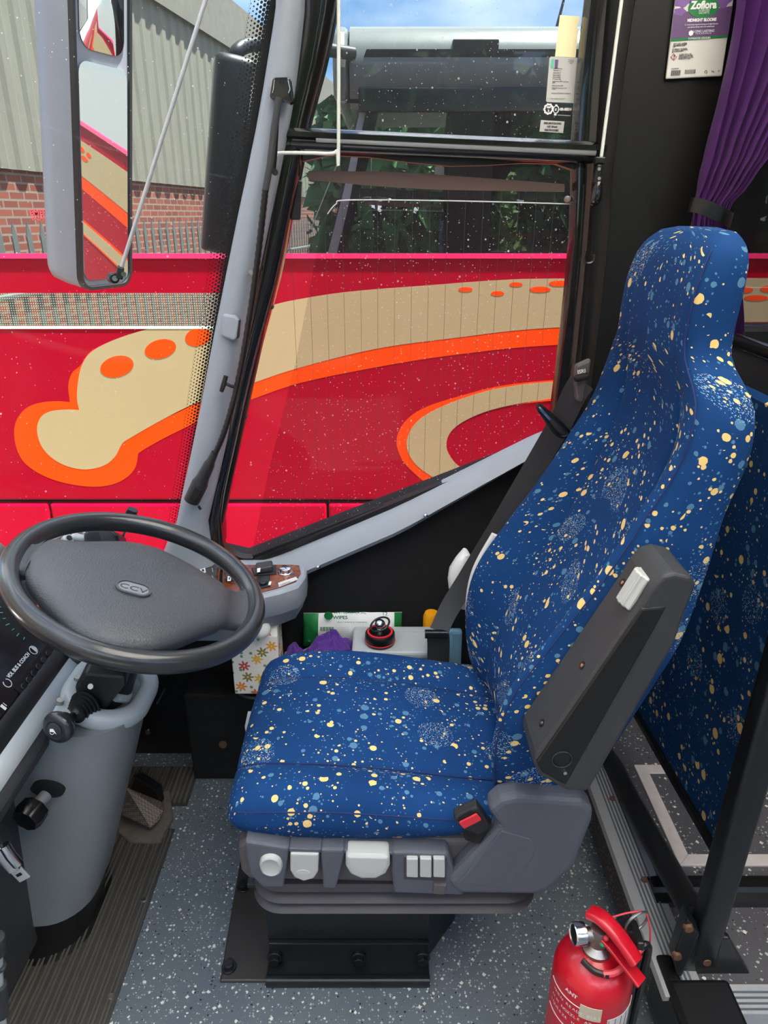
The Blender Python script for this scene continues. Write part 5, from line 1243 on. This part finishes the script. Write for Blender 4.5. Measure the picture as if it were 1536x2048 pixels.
# bits behind the belt
p = PY(858, 1246, 1.51); ob = thing('orange_bottle', 'orange topped bottle half hidden behind the seat belt', 'bottle', (p.x, 1.52, .27))
B().lathe([(.0, 0), (.024, 0), (.026, .01), (.026, .12), (.012, .145), (.012, .15)], (p.x+.006, 1.521, .2705), (0, 0, 1), 24).done('bottle_body', M['white'], ob)
B().lathe([(.0, .13), (.020, .13), (.020, .185), (.016, .195), (.0, .195)], (p.x+.006, 1.521, .2705), (0, 0, 1), 24).done('cap', M['orangepl'], ob, smooth=40)
p = PY(902, 1228, 1.44); tag(B().bb(p.x-.002, p.x+.03, 1.44, 1.46, .2705, .462).done('blue_packet', M['bluepl'], smooth=0, bevel=.008), 'pale blue packet standing behind the seat belt', 'packet')
b = B(); rings = []
for v_, u0, u1 in ((1108, 925, 938), (1120, 912, 945), (1140, 899, 950), (1160, 896, 950), (1180, 898, 950), (1215, 915, 955)):
    a, c = PY(u0, v_, 1.44), PY(u1, v_, 1.44); mm_ = a.lerp(c, .5); hw_ = (c.x-a.x)/2
    rings.append([V((mm_.x+hw_*math.cos(t), 1.45+.022*math.sin(t), a.z)) for t in [2*math.pi*k/20 for k in range(20)]])
tag(b.loft(rings).done('white_bag', M['white'], smooth=70), 'white bag tucked between the seat back and the wall', 'bag')

# guard panel behind the driver, rails and post
gp = thing('seat_partition', 'upholstered blue dotted guard panel behind the driver seat', 'panel', (.63, 1.2, .3))
b = B(); n = 14
G0, G1 = PX(1275, 1428, .612), PX(1446, 1722, .612)
zb0, zb1 = G0.z, G1.z
rings = []
for i in range(n+1):
    y = lerp(.93, 1.50, i/n); zb = lerp(zb1, zb0, (y-G1.y)/(G0.y-G1.y)) if 1 else .3
    rings.append([V((.612, y, zb+.012)), V((.612, y, .70)), V((.612, y, 1.09)), V((.622, y, 1.10)), V((.632, y, 1.09)), V((.632, y, zb+.012))])
# explicit flat UVs come from the loft arc lengths
b.loft(rings); b.done('upholstery', M['moquettebig'], gp, smooth=30)
B().sweep([V((.618, .925, lerp(zb1, zb0, (.925-G1.y)/(G0.y-G1.y)))), V((.618, 1.505, lerp(zb1, zb0, (1.505-G1.y)/(G0.y-G1.y))))], rrect(.030, .022, .004), (0, 0, 1)).done('edge_strip', M['rubber'], gp, smooth=40)
B().tube([(.65, .70, 1.155), (.65, 1.44, 1.155)], .014, 16).done('top_rail', M['gloss'], gp)
B().bb(0.640, .66, .80, 1.42, 1.02, 1.150).done('felt_infill', M['felt'], gp, smooth=0)
po = thing('guard_post', 'black square post with bolted foot at the platform corner', 'post', (.565, .86, PF))
b = B(); b.sweep([(.562, .862, PF+.02), (.584, .862, 1.2)], rrect(.046, .040, .008, 4), (0, 1, 0)); b.done('post', M['steelblack'], po, smooth=40)
B().prism([PY(u, v, .845) for u, v in ((1352, 1960), (1395, 1878), (1460, 1876), (1508, 1962), (1505, 1972), (1350, 1972))], (0, .012, 0)).done('foot_gusset', M['steelblack'], po, smooth=0, bevel=.003)
B().prism([PY(u, v, .835) for u, v in ((1345, 1920), (1374, 1838), (1400, 1868), (1358, 1968))], (.004, .03, 0)).done('side_lug', M['steelblack'], po, smooth=0, bevel=.003)
for u, v, y in ((1413, 1923, .844), (1377, 1856, .834), (1354, 1912, .834)):
    p = PY(u, v, y); B().cyl(p+V((0, .004, 0)), p+V((0, -.004, 0)), .0088, .007, 16).done('foot_bolt', M['rust'], po)
cc = [PZ(u, v, PF+.03) for u, v in ((1312, 1918), (1440, 1905), (1464, 1990), (1340, 2000))]
B().bb(.492, .60, .742, .828, -.02, PF+.014).bb(.488, .52, .745, .875, .03, PF+.012).done('corner_cap', M['rubber'], po, smooth=0, bevel=.008)
r0, r1 = V((.555, 1.52, .10)), PY(1393, 1835, .875)
b = B().tube([PY(1228, 1536, 1.36)+V((-.01, .12, -.02)), PY(1229, 1536, 1.34), PY(1310, 1690, 1.08), r1], .0235, 18)
tag(b.done('floor_rail', M['black']), 'thick black rail running along the platform to the post foot', 'rail')

# fire extinguisher
fe_ = thing('fire_extinguisher', 'red fire extinguisher standing beside the platform step', 'fire extinguisher', (.325, .745, 0))
ec = V((.325, .745, 0)); er = .0605
prof = [(.0, 0), (.05, 0), (er, .008), (er, .282), (er-.002, .296), (er-.008, .310), (er-.019, .322), (er-.036, .331), (.016, .336), (.015, .345)]
B().lathe(prof, ec, (0, 0, 1), 56).done('cylinder', M['extred'], fe_, smooth=50)
et = ec+V((0, 0, .335))
B().lathe([(.022, -.004), (.022, .004), (.017, .008), (.013, .012), (.013, .045), (.0, .047)], et, (0, 0, 1), 28).done('valve', M['steel'], fe_, smooth=40)
B().cyl(et+V((-.005, 0, .030)), et+V((-.024, 0, .032)), .010, None, 18).done('gauge_neck', M['steel'], fe_)
gg = B().lathe([(.0145, 0), (.0165, .001), (.0165, .016), (.015, .018), (.0135, .0165), (0, .0165)], et+V((-.022, 0, .032)), (-1, -.12, .08), 28).done('pressure_gauge', M['chrome'], fe_, smooth=40)
gp_ = et+V((.003, -.013, .027)); B().sph(gp_, .0048).done('green_plug', M['greengem'], fe_)
hd = V((.62, -.70, 0)).normalized(); hs = V((0, 0, 1)).cross(hd)
def lever(pts, w0, w1, th, nm):
    def prof(t): return rrect(lerp(w0, w1, t), th, th*.4, 3)
    return B().sweep(catmull(pts, 6), prof, (0, 0, 1)).done(nm, M['extred'], fe_, smooth=50)
lever([et-hd*.018+V((0, 0, .060)), et+hd*.0+V((0, 0, .066)), et+hd*.03+V((0, 0, .058)), et+hd*.062+V((0, 0, .036))], .026, .024, .014, 'top_lever')
lever([et+hd*.002+V((0, 0, .034)), et+hd*.03+V((0, 0, .026)), et+hd*.075+V((0, 0, .004))], .018, .022, .006, 'carry_handle')
B().sph(et+hd*.014+V((0, 0, .040))-hs*.004, .0045).done('trigger_pin', M['redlight'], fe_)
rc = et+V((.060, .012, .040)); rx_ = V((.8, .3, .4)).normalized(); ry_ = V((-.35, -.2, .9)).normalized()
B().tube([rc+rx_*.021*math.cos(a)+ry_*.021*math.sin(a) for a in [2*math.pi*k/28 for k in range(28)]], .0022, 8, True).done('safety_ring', M['steel'], fe_)
B().tube([et+V((.015, .008, .055)), rc+V((-.012, .0, .022)), rc+V((.012, .004, .016)), rc+V((.022, .0, -.012)), rc+V((.026, -.002, -.042))], .0014, 6, n=6).done('red_tie', M['redlight'], fe_)
B().tube([et+V((-.028, -.022, .004)), et+V((-.012, -.034, -.003)), et+V((.008, -.040, -.004))], .0045, 8, n=4).done('hose_nozzle', M['rubber'], fe_)
B().tube([et+V((.0, -.038, -.004)), et+V((.02, -.036, -.002)), et+V((.05, -.018, .006)), et+V((.066, -.006, .008))], .005, 8, n=4).done('red_hose', M['redlight'], fe_)
B().tube([et+V((.062, -.006, .008)), et+V((.078, -.002, .006)), et+V((.080, 0, -.06)), et+V((.078, 0, -.20))], .006, 8, n=5).done('hose', M['rubber'], fe_)
br_ = B().bb(ec.x+.056, ec.x+.068, ec.y-.012, ec.y+.03, .02, .36); br_.bb(ec.x+.066, ec.x+.155, ec.y+.02, ec.y+.03, .06, .10).done('wall_bracket', M['rubber'], fe_, smooth=0, bevel=.003)
def wrap(a0, a1, z0, z1, r, nm, m, n=20):
    b = B(); ro = []; 
    for k in range(n+1):
        a = math.radians(lerp(a0, a1, k/n)); ro.append([ec+V((rr*math.cos(a), rr*math.sin(a), z)) for rr, z in ((r, z0), (r, z1), (r-.0008, z1), (r-.0008, z0))])
    return b.loft(ro).done(nm, M[m], fe_, smooth=40)
wrap(-178, -95, .02, .245, er+.0006, 'instruction_label', 'extdark')if 'extdark' in M else None
wl_ = wrap(-82, -22, .05, .262, er+.0012, 'service_label', 'paper')
wrap(-122, -92, .258, .286, er+.0012, 'scuffed_sticker', 'cream2') if 'cream2' in M else None
b = B()
def cyl_text(body, deg, z, size, bold=0, m=None, bb=None, up=False):
    bb = bb or b; a = math.radians(deg); r = er+.0016
    for i, ch in enumerate(body):
        a2 = a+i*size*.72/r; p = ec+V((r*math.cos(a2), r*math.sin(a2), z)); 
        if ch != ' ': bb.text(ch, frame(p, (-math.sin(a2), math.cos(a2), 0), (0, 0, 1)), size, bold=bold)
cyl_text('ANT', -146, .292, .010, .0004); cyl_text('WHEN READY PULL', -168, .264, .0078); cyl_text('AIM NOZZLE AT BASE', -170, .249, .0078); cyl_text('SQUEEZE HANDLE TO', -172, .234, .0078)
b.done('label_lettering', M['inkwhite'], fe_, smooth=0)
for z_ in (.275, .215): wrap(-178, -92, z_, z_+.001, er+.001, 'label_rule', 'inkwhite')
b = B()
for k in range(6):
    a = math.radians(-80+k*10.5); p = ec+V(((er+.0014)*math.cos(a), (er+.0014)*math.sin(a), .155)); b.box((0, 0, 0), (.0006, .0006, .21), Matrix.Translation(p))
b.done('label_columns', M['ink'], wl_, smooth=0)
b = B(); cyl_text('DATE', -77, .235, .006, 0, None, b); cyl_text('SERVICED BY', -77, .215, .005, 0, None, b); cyl_text('NEXT', -77, .195, .006, 0, None, b); b.done('label_print', M['inkred'], wl_, smooth=0)
# ------------------------------------------------------------------ curtain
def curtain():
    rows = [(-420, 1520, 1960), (-60, 1480, 1800), (0, 1471, 1745), (100, 1458, 1680), (210, 1437, 1600), (320, 1411, 1530), (380, 1396, 1490), (410, 1388, 1462), (425, 1386, 1455), (450, 1382, 1452), (500, 1372, 1462), (560, 1360, 1476), (620, 1350, 1484), (700, 1345, 1486)]
    cu = thing('curtain', 'purple pleated curtain tied back beside the passenger window', 'curtain', PY(1460, 500, 1.44))
    b = B(); rings = []; n = 110
    for i in range(54):
        v = lerp(-420, 700, i/53); L, R = interp(rows, v)
        yy = 1.455; a, c = PY(L, v, yy), PY(R, v, yy); pinch = math.exp(-((v-425)/60)**2); front = []
        for k in range(n):
            t = k/(n-1); ph = t*2*math.pi*9+.6*math.sin(t*9+v*.004)
            am = lerp(.024, .007, pinch)
            front.append(V((lerp(a.x, c.x, t)+.004*math.sin(ph+1.1)*(1-pinch), yy-.012*math.sin(math.pi*t)-am*math.sin(ph)-.004*math.sin(ph*2.3), a.z)))
        rings.append(front+[p+V((0, .004, 0)) for p in front[::-1]])
    b.loft(rings); b.done('cloth', M['curtain'], cu, smooth=80)
    pts = [PY(1380, 409, 1.425), PY(1400, 412, 1.405), PY(1430, 424, 1.400), PY(1454, 436, 1.41), PY(1462, 440, 1.44), PY(1440, 432, 1.48), PY(1395, 412, 1.48)]
    B().sweep(catmull(pts, 5, True), [(-.0012, -.0125), (.0012, -.0125), (.0012, .0125), (-.0012, .0125)], (.12, 0, 1), True).done('tie_back', M['rubber'], cu, smooth=60)
curtain()
# ------------------------------------------------------------------ scent sachet hung on the pillar panel
za = thing('scent_sachet', 'purple and white printed scent sachet hanging on the black pillar panel', 'sachet', PY(1390, 150, 1.52))
ys = 1.528
def zp(u, v, y=ys): return PY(u, v, y)
top_l, top_r, bl_, br2 = (1362, -70), (1479, -78), (1332, 158), (1444, 152)
def zq(s_, t): # s across, t down from v=0 line
    u = lerp(lerp(1351, 1468, s_), lerp(1332, 1444, s_), t); v = lerp(lerp(0, -4, s_), lerp(158, 152, s_), t); return (u, v)
outl = [zq(0, -.45), zq(1, -.45), zq(1, 1), zq(0, 1)]
B().prism([zp(u, v) for u, v in outl], (0, .006, 0)).done('pouch', M['paper'], za, smooth=0, bevel=.002)
lay = lambda st, m, nm, d: B().prism([zp(*zq(a, b_), ys-d) for a, b_ in st], (0, .0004, 0)).done(nm, M[m], za, smooth=0)
lay([(0, .17), (.25, .15), (.7, .13), (1, .10), (1, .475), (0, .49)], 'purpleprint', 'purple_band', .0006)
lay([(0, .49), (1, .475), (1, .505), (0, .525)], 'green', 'green_rule', .0008)
for (cs, ct, rs, rt) in ((.12, .02, .13, .07), (.36, .0, .12, .10), (.10, .15, .10, .05), (.80, .02, .16, .10), (.62, -.06, .1, .08)):
    lay([(cs+rs*math.cos(a)*(1+.12*math.cos(5*a)), ct+rt*math.sin(a)*(1+.12*math.cos(5*a))) for a in [2*math.pi*k/40 for k in range(40)]], 'plum', 'printed_flower', .0008)
lay([(.50+.265*math.cos(a), .105+.135*math.sin(a)) for a in [2*math.pi*k/40 for k in range(40)]], 'green', 'green_oval', .0011)
b = B()
def zt(body, s_, t, size, sx=1, bold=0., y=.0017, al='CENTER', bb=None):
    p = zp(*zq(s_, t), ys-y); d_ = zp(*zq(s_+.1, t), ys-y)-p; u_ = zp(*zq(s_, t-.1), ys-y)-p
    (bb or b).text(body, frame(p, d_, u_), size*.54, al, 0.0002, sx, bold)
zt('Zoflora', .50, .12, .030, .92, .0007); zt('SCENTED', .52, .158, .0085); zt('SACHETS', .52, .19, .0085)
zt('MIDNIGHT BLOOMS', .50, .285, .0125, .85, .0003); zt('An enchanting fragrance bouquet of night blooms', .50, .33, .0062, .9); zt('and vibrant florals with rich undertones', .5, .362, .0062, .9)
zt('LONG LASTING', .56, .425, .010, 1); zt('F R A G R A N C E', .56, .45, .0065, 1); zt('ELIMINATES ODOURS', .5, .512, .0085, .9)
c = zq(.34, .43); pc_ = zp(*c, ys-.0016); b.cyl(pc_+V((0, .0002, 0)), pc_-V((0, .0003, 0)), .0045, None, 6)
b.done('pale_lettering', M['inkwhite'], za, smooth=0)
b = B()
for k, (t, s1) in enumerate(((.56, .78), (.575, .80), (.59, .78), (.605, .2), (.63, .84), (.645, .86), (.66, .55), (.675, .2), (.70, .85), (.715, .84), (.73, .85), (.745, .84), (.76, .8))):
    s0 = .05 if t < .69 else .18
    n_ = int((s1-s0)*34); rnd = random.Random(k); txt = ''.join(rnd.choice('aeionrstlm') if rnd.random() > .17 else ' ' for _ in range(max(3, n_)))
    zt(txt, s0, t, .0058, .86, 0, .0010, 'LEFT')
zt('75g', .82, .945, .0075, 1, 0, .001); zt('e', .93, .945, .012, 1, 0, .001); zt('5 011309 08', .07, .88, .005, 1, 0, .001, 'LEFT')
for k in range(3): zt('Thornton House Hull', .32, .91+.018*k, .0052, .8, 0, .001, 'LEFT')
for k in range(15):
    s_ = .08+k*.0115; ww = .0045 if k % 3 else .008
    b.prism([zp(*zq(a, t), ys-.0008) for a, t in ((s_, .895), (s_+ww, .895), (s_+ww, .965), (s_, .965))], (0, .0003, 0))
c = zq(.70, .935)
for k in range(3):
    a0_ = k*2.094; pts = [zp(c[0]+2.6*math.cos(a0_+x), c[1]+2.6*math.sin(a0_+x), ys-.0008) for x in (0, .5, 1.0, 1.5)]; b.tube(pts, .0005, 4)
b.done('dark_print', M['ink'], za, smooth=0)
c = zq(.09, .725); dm_ = [(c[0]+6*math.cos(a), c[1]+6.5*math.sin(a)) for a in (0, math.pi/2, math.pi, 1.5*math.pi)]
b = B().tube([zp(u, v, ys-.0008) for u, v in dm_], .0005, 4, True); b.done('hazard_diamond', M['inkred'], za)
B().text('!', frame(zp(c[0]-1.0, c[1]+3.4, ys-.001), (1, 0, 0), (0, 0, 1)), .009, bold=.0003).done('hazard_mark', M['ink'], za, smooth=0)

# ------------------------------------------------------------------ stickers on the upper driver window
yg = 1.5635
def card(px, m, nm, label, cat, y=yg): return tag(B().prism([PY(u, v, y) for u, v in px], (0, .0006, 0)).done(nm, M[m], smooth=0), label, cat)
card([(1120, 30), (1158, 33), (1160, 38), (1158, 50), (1152, 54), (1157, 58), (1151, 115), (1110, 113)], 'cream', 'cream_sticker', 'torn cream paper strip stuck above the grey label on the glass', 'sticker')
gl_ = thing('compliance_label', 'grey printed label with small text on the upper driver window', 'label', PY(1125, 160, yg))
def rr_px(px, r=3): return px
B().prism([PY(u, v, yg) for u, v in ((1102, 113), (1158, 116), (1161, 119), (1152, 203), (1149, 206), (1094, 204), (1092, 201), (1099, 116))], (0, .0006, 0)).done('card', M['label'], gl_, smooth=0)
b = B()
def lt(body, u, v, size, al='LEFT', sx=1, bb=None, bold=0, slope=.03): (bb or b).text(body, frame(PY(u, v, yg-.0006), (1, 0, -slope), (.12, 0, 1)), size*(.62 if bb is None else .86), al, .0001, sx, bold)
for k, (t, v) in enumerate((('Vehicle: VDL Futura', 138), ('Model: FHD2-129', 142), ('Chassis: XNL129', 146.5), ('Fleet no: 0000 01', 151), ('VIN: XNL000000', 155), ('PV Tested by: VDL', 159), ('Emissions: Euro VI PM1 Transmission', 163.5), ('(LEPS)', 166.5), ('Reference number: 60814', 172), ('Vehicle: NOx Reduced & no CO2', 176.5), ('Certified', 179), ('Inspected by: VOSA NORTH STANDARDS', 187), ('Date of inspection: 01 July 2014', 198))):
    lt(t, 1107-(v-138)*.09, v, .0046, 'LEFT', .72)
for k, t in enumerate(('Emissions', 'Certificate', 'Plate')): lt(t, 1142, 121+k*3.4, .0046, 'CENTER', .9)
b.done('small_print', M['ink'], gl_, smooth=0)
B().prism([PY(u, v, yg-.0004) for u, v in ((1110, 119), (1117, 119.5), (1115, 137), (1109, 137))], (0, .0003, 0)).done('dark_emblem', M['purpleprint'], gl_, smooth=0)
B().prism([PY(u, v, yg-.0004) for u, v in ((1103, 118), (1109, 118.5), (1107, 136), (1101, 136))], (0, .0003, 0)).done('teal_emblem', M['inkteal'], gl_, smooth=0)
gm = thing('glass_marks', 'white printed gear and roundel marks on the upper driver window', 'marking', PY(1115, 225, yg))
c = PY(1097, 218, yg); b = B()
gear = [(.0086 if (k//2) % 2 else .0072) for k in range(36)]
b.sweep([c+V((gear[k]*math.cos(2*math.pi*k/36), 0, gear[k]*math.sin(2*math.pi*k/36))) for k in range(36)], [(-.0014, -.0002), (.0014, -.0002), (.0014, .0002), (-.0014, .0002)], lambda t: V((0, -1, 0)), True)
b.text('T', frame(c+V((-.003, -.0003, -.004)), (1, 0, 0), (0, 0, 1)), .011, bold=.0008); b.done('gear_mark', M['inkwhite'], gm, smooth=0)
c = PY(1112, 219, yg); b = B().tube([c+V((.0052*math.cos(a), 0, .0062*math.sin(a))) for a in [2*math.pi*k/24 for k in range(24)]], .0009, 4, True); b.text('e', frame(c+V((-.0026, -.0003, -.0022)), (1, 0, 0), (0, 0, 1)), .009); 
b.prism([PY(u, v, yg) for u, v in ((1110, 209), (1115, 209), (1113, 213))], (0, .0003, 0)).prism([PY(u, v, yg) for u, v in ((1108, 227), (1113, 227), (1113, 231), (1108, 231))], (0, .0003, 0))
b.text('43R-000214', frame(PY(1119, 221, yg-.0003), (1, 0, 0), (0, 0, 1)), .0062, sx=.75, bold=.0003)
for k in range(13): b.box((0, 0, 0), (.0009, .0003, .0012), Matrix.Translation(PY(1116+k*2, 230+k*.12, yg)))
b.done('approval_mark', M['inkwhite'], gm, smooth=0)
sl_ = thing('speed_limiter_plate', 'small grey speed limitation plate low on the upper driver window', 'plate', PY(1104, 252, yg))
B().prism([PY(u, v, yg) for u, v in ((1082, 240), (1129, 243), (1126, 266), (1079, 263))], (0, .0006, 0)).done('plate', M['label'], sl_, smooth=0)
b = B(); lt('SPEED LIMITATION DEVICE', 1105, 248.5, .0052, 'CENTER', .62, b, .0002); lt('V SET 100 km/h', 1104, 255, .0052, 'CENTER', .7, b, .0002); lt('DIRECTIVE 92/24/EEC', 1103, 262, .0052, 'CENTER', .68, b, .0002); b.done('plate_lettering', M['ink'], sl_, smooth=0)
# brown tape along the lower pane
tp = catmull([PY(u, v, 1.561) for u, v in ((617, 342), (750, 343), (830, 346), (900, 351), (1010, 359), (1129, 368))], 5); tb = catmull([PY(u, v, 1.561) for u, v in ((617, 360), (750, 372), (830, 377), (900, 380), (1010, 382), (1129, 384))], 5)
tag(B().prism(tp+tb[::-1], (0, .0008, 0)).done('brown_tape', M['tape'], smooth=0), 'long strip of brown tape across the top of the lower window', 'tape')
tag(B().prism([PY(u, v, 1.54) for u, v in ((586, 376), (603, 366), (600, 440), (570, 440))], (0, .012, 0)).done('window_bracket', M['rubber'], smooth=0, bevel=.002), 'black flat bracket at the front edge of the lower window', 'bracket')
for u, v, lab in ((597, 366, 'black clip at the top front corner of the lower window, above the flat bracket'), (541, 614, 'black clip on the window seal beside the middle of the pillar'), (489, 834, 'black clip on the window seal near the microphone cable'), (442, 1027, 'black clip on the window seal at the lower front corner'), (1137, 398, 'clear capped screw at the top rear corner of the lower window')):
    p = PY(u, v, 1.545); tag(B().cyl(p+V((0, .012, 0)), p+V((0, -.004, 0)), .0065, .005, 14).done('window_clip', M['rubber' if u < 1000 else 'steel'], bevel=.001), lab, 'clip')

# ------------------------------------------------------------------ pillar fittings
mi = thing('gooseneck_microphone', 'black gooseneck microphone clipped along the grey front pillar', 'microphone', PY(400, 980, 1.44))
yk = 1.435
hp = [PY(u, v, yk) for u, v in ((545, 154), (579, 153), (586, 204), (578, 206), (538, 196))]
hb_ = B().prism(hp, (0, .03, 0)).done('holder', M['gloss'], mi, smooth=0, bevel=.004)
B().prism([PY(u, v, yk-.001) for u, v in ((558, 157), (567, 156), (567, 166), (559, 167))], (0, .003, 0)).done('holder_notch', M['blackmatt'], hb_, smooth=0)
for s_ in (0, 1): B().tube([PY((549, 576)[s_], 160, yk-.001), PY((547, 580)[s_], 178, yk-.001), PY((545, 577)[s_], 186, yk-.001)], .0009, 5).done('holder_edge', M['chrome'], hb_)
B().tube([PY(558, 195, yk), PY(548, 260, yk), PY(540, 330, yk), PY(531, 380, yk)], .0062, 12).done('upper_tube', M['armgrey'], mi)
neck = catmull([PY(u, v, yk) for u, v in ((531, 378), (521, 470), (507, 580), (490, 690), (470, 790), (447, 868), (428, 912))], 14)
L_ = len(neck); B().tube(neck, [(.0066 if k % 2 else .0056) for k in range(L_)], 10).done('gooseneck', M['rubber'], mi)
a_, b_ = PY(430, 905, yk), PY(383, 1002, yk); dd = b_-a_; 
B().tube([a_, a_+dd*.18, a_+dd*.22, a_+dd*.50, a_+dd*.58, a_+dd*.62, b_], [.0075, .009, .0115, .0135, .0155, .0175, .0170], 20).done('microphone_body', M['black'], mi, smooth=45)
dn = dd.normalized(); mfr = frame(a_+dd*.80+V((0, -.0172, -.002)), dn, (1, 0, .5)); 
B().box((0, 0, 0), (.030, .015, .003), frame(a_+dd*.80+V((.003, -.0165, 0)), dn, dn.cross(V((0, -1, 0))))).done('grille', M['blackmatt'], mi, smooth=0, bevel=.001)
cw_ = PY(397, 1012, yk); B().tube([cw_, cw_+V((.004, 0, -.008))], .003, 8).done('mic_plug', M['rubber'], mi)
B().tube(catmull([PY(u, v, 1.452) for u, v in ((558, 190), (552, 300), (548, 346))], 5), .003, 6).done('fixing_strip', M['rubber'], mi)
c = PY(551, 345, 1.445); B().cyl(c, c+V((0, -.008, 0)), .0055, None, 12).done('fixing_screw', M['rubber'], mi)
pc_ = thing('cable_peg', 'small black peg clip gripping the microphone cable on the pillar', 'clip', PY(447, 768, 1.43))
B().sweep([PY(452, 752, 1.432), PY(447, 770, 1.43), PY(443, 782, 1.432)], lambda t: rrect(.010-.003*abs(t-.4), .010, .003), (0, -1, 0)).done('peg', M['rubber'], pc_, smooth=40)
B().tube([PY(449, 766, 1.432), PY(462, 772, 1.433), PY(478, 777, 1.44)], .0035, 8).done('peg_arm', M['rubber'], pc_)
B().tube([PY(u, v, 1.432) for u, v in ((443, 780), (441, 786), (444, 789), (446, 785))], .0009, 5, n=3).done('peg_loop', M['steel'], pc_)
vc = thing('blanking_plug', 'grey ribbed plastic cap moulded on the front pillar', 'cap', PY(458, 654, 1.45))
cp = [PY(u, v, 1.446) for u, v in ((444, 628), (470, 632), (479, 642), (474, 678), (466, 682), (441, 672))]
B().prism(cp, (0, .018, 0)).done('cap', M['grey'], vc, smooth=0, bevel=.005, seg=3)
B().prism([PY(u, v, 1.4475) for u, v in ((474, 642), (480, 640), (477, 676), (471, 678))], (0, .01, 0)).done('cap_slot', M['rubber'], vc, smooth=0)
p = PY(503, 544, 1.452); tag(B().cyl(p+V((0, .008, 0)), p+V((0, -.002, 0)), .0062, .005, 16).cyl(p, p+V((0, -.004, 0)), .0032, None, 6).done('pillar_screw', M['steel']), 'small steel screw half way up the grey pillar beside the cable', 'screw')
# blind wires and hooks
tag(B().tube([PY(677, -400, 1.47), PY(677, 285, 1.47), PY(674, 299, 1.47), PY(664, 307, 1.47), PY(620, 306, 1.47), PY(560, 306, 1.462), PY(552, 311, 1.462)], .0033, 10, n=5).done('bent_blind_wire', M['whiterod']), 'bent white wire rod in front of the cross bar beside the pillar', 'rod')
bl = thing('blind_cord', 'thin white cord rod with black end fitting on the pillar beside the window', 'cord', PY(1198, 330, 1.47))
B().tube([PY(1286, -330, 1.478), PY(1202, 318, 1.478)], .0032, 10).done('white_rod', M['whiterod'], bl)
B().prism([PY(u, v, 1.472) for u, v in ((1192, 313), (1212, 314), (1211, 328), (1191, 327))], (0, .02, 0)).done('rod_clip', M['rubber'], bl, smooth=0, bevel=.002)
B().prism([PY(u, v, 1.474) for u, v in ((1195, 328), (1206, 328), (1203, 366), (1188, 366), (1190, 352))], (0, .018, 0)).done('end_fitting', M['rubber'], bl, smooth=0, bevel=.003)
for v in (338, 357): c = PY(1198, v, 1.473); B().cyl(c+V((0, .003, 0)), c+V((0, -.002, 0)), .003, None, 10).done('fitting_screw', M['steel'], bl)
c = PY(1196, 386, 1.47); rings = []
for t in range(9):
    z = lerp(.022, -.022, t/8); r = [.004, .007, .0085, .0095, .0105, .0110, .0110, .010, .006][t]; rings.append([c+V((r*math.cos(a)-.05*0+(.022-z)*-.12, r*.7*math.sin(a), z)) for a in [2*math.pi*k/18 for k in range(18)]])
B().loft(rings).done('pull_knob', M['gloss'], bl, smooth=70)
hk_ = B().tube([PY(u, v, 1.485) for u, v in ((1172, 502), (1168, 516), (1172, 526), (1182, 526), (1188, 520), (1188, 508))], .0035, 8, n=5)
tag(hk_.done('coat_hook', M['rubber']), 'small black hook on the pillar between window and seat', 'hook')
# silver rod in front of the windscreen corner
sr = thing('silver_rod', 'thin silver rod with black clamp and roller ahead of the mirror', 'rod', PY(240, 545, 1.40))
y_ = 1.375
B().tube([PY(515, -330, y_), PY(242, 538, y_)], .0036, 10).done('rod', M['alu'], sr)
B().box((0, 0, 0), (.017, .012, .022), frame(PY(240, 545, y_), (1, 0, -.3), (0, 1, 0)) @ Matrix.Rotation(-1.2, 4, 'Z')).done('clamp', M['black'], sr, smooth=30, bevel=.002)
c = PY(248, 548, y_-.008); B().cyl(c, c+V((.002, -.008, 0)), .0045, None, 12).done('clamp_screw', M['chrome'], sr)
c = PY(226, 556, y_); B().cyl(c+V((-.006, .008, 0)), c+V((.006, -.008, 0)), .0095, None, 22).done('roller', M['rubber'], sr, bevel=.002)
c2 = c+V((.006, -.008, 0)); B().cyl(c2, c2+V((.001, -.002, 0)), .005, None, 14).done('roller_cap', M['chrome'], sr)
# struct tags for late parts
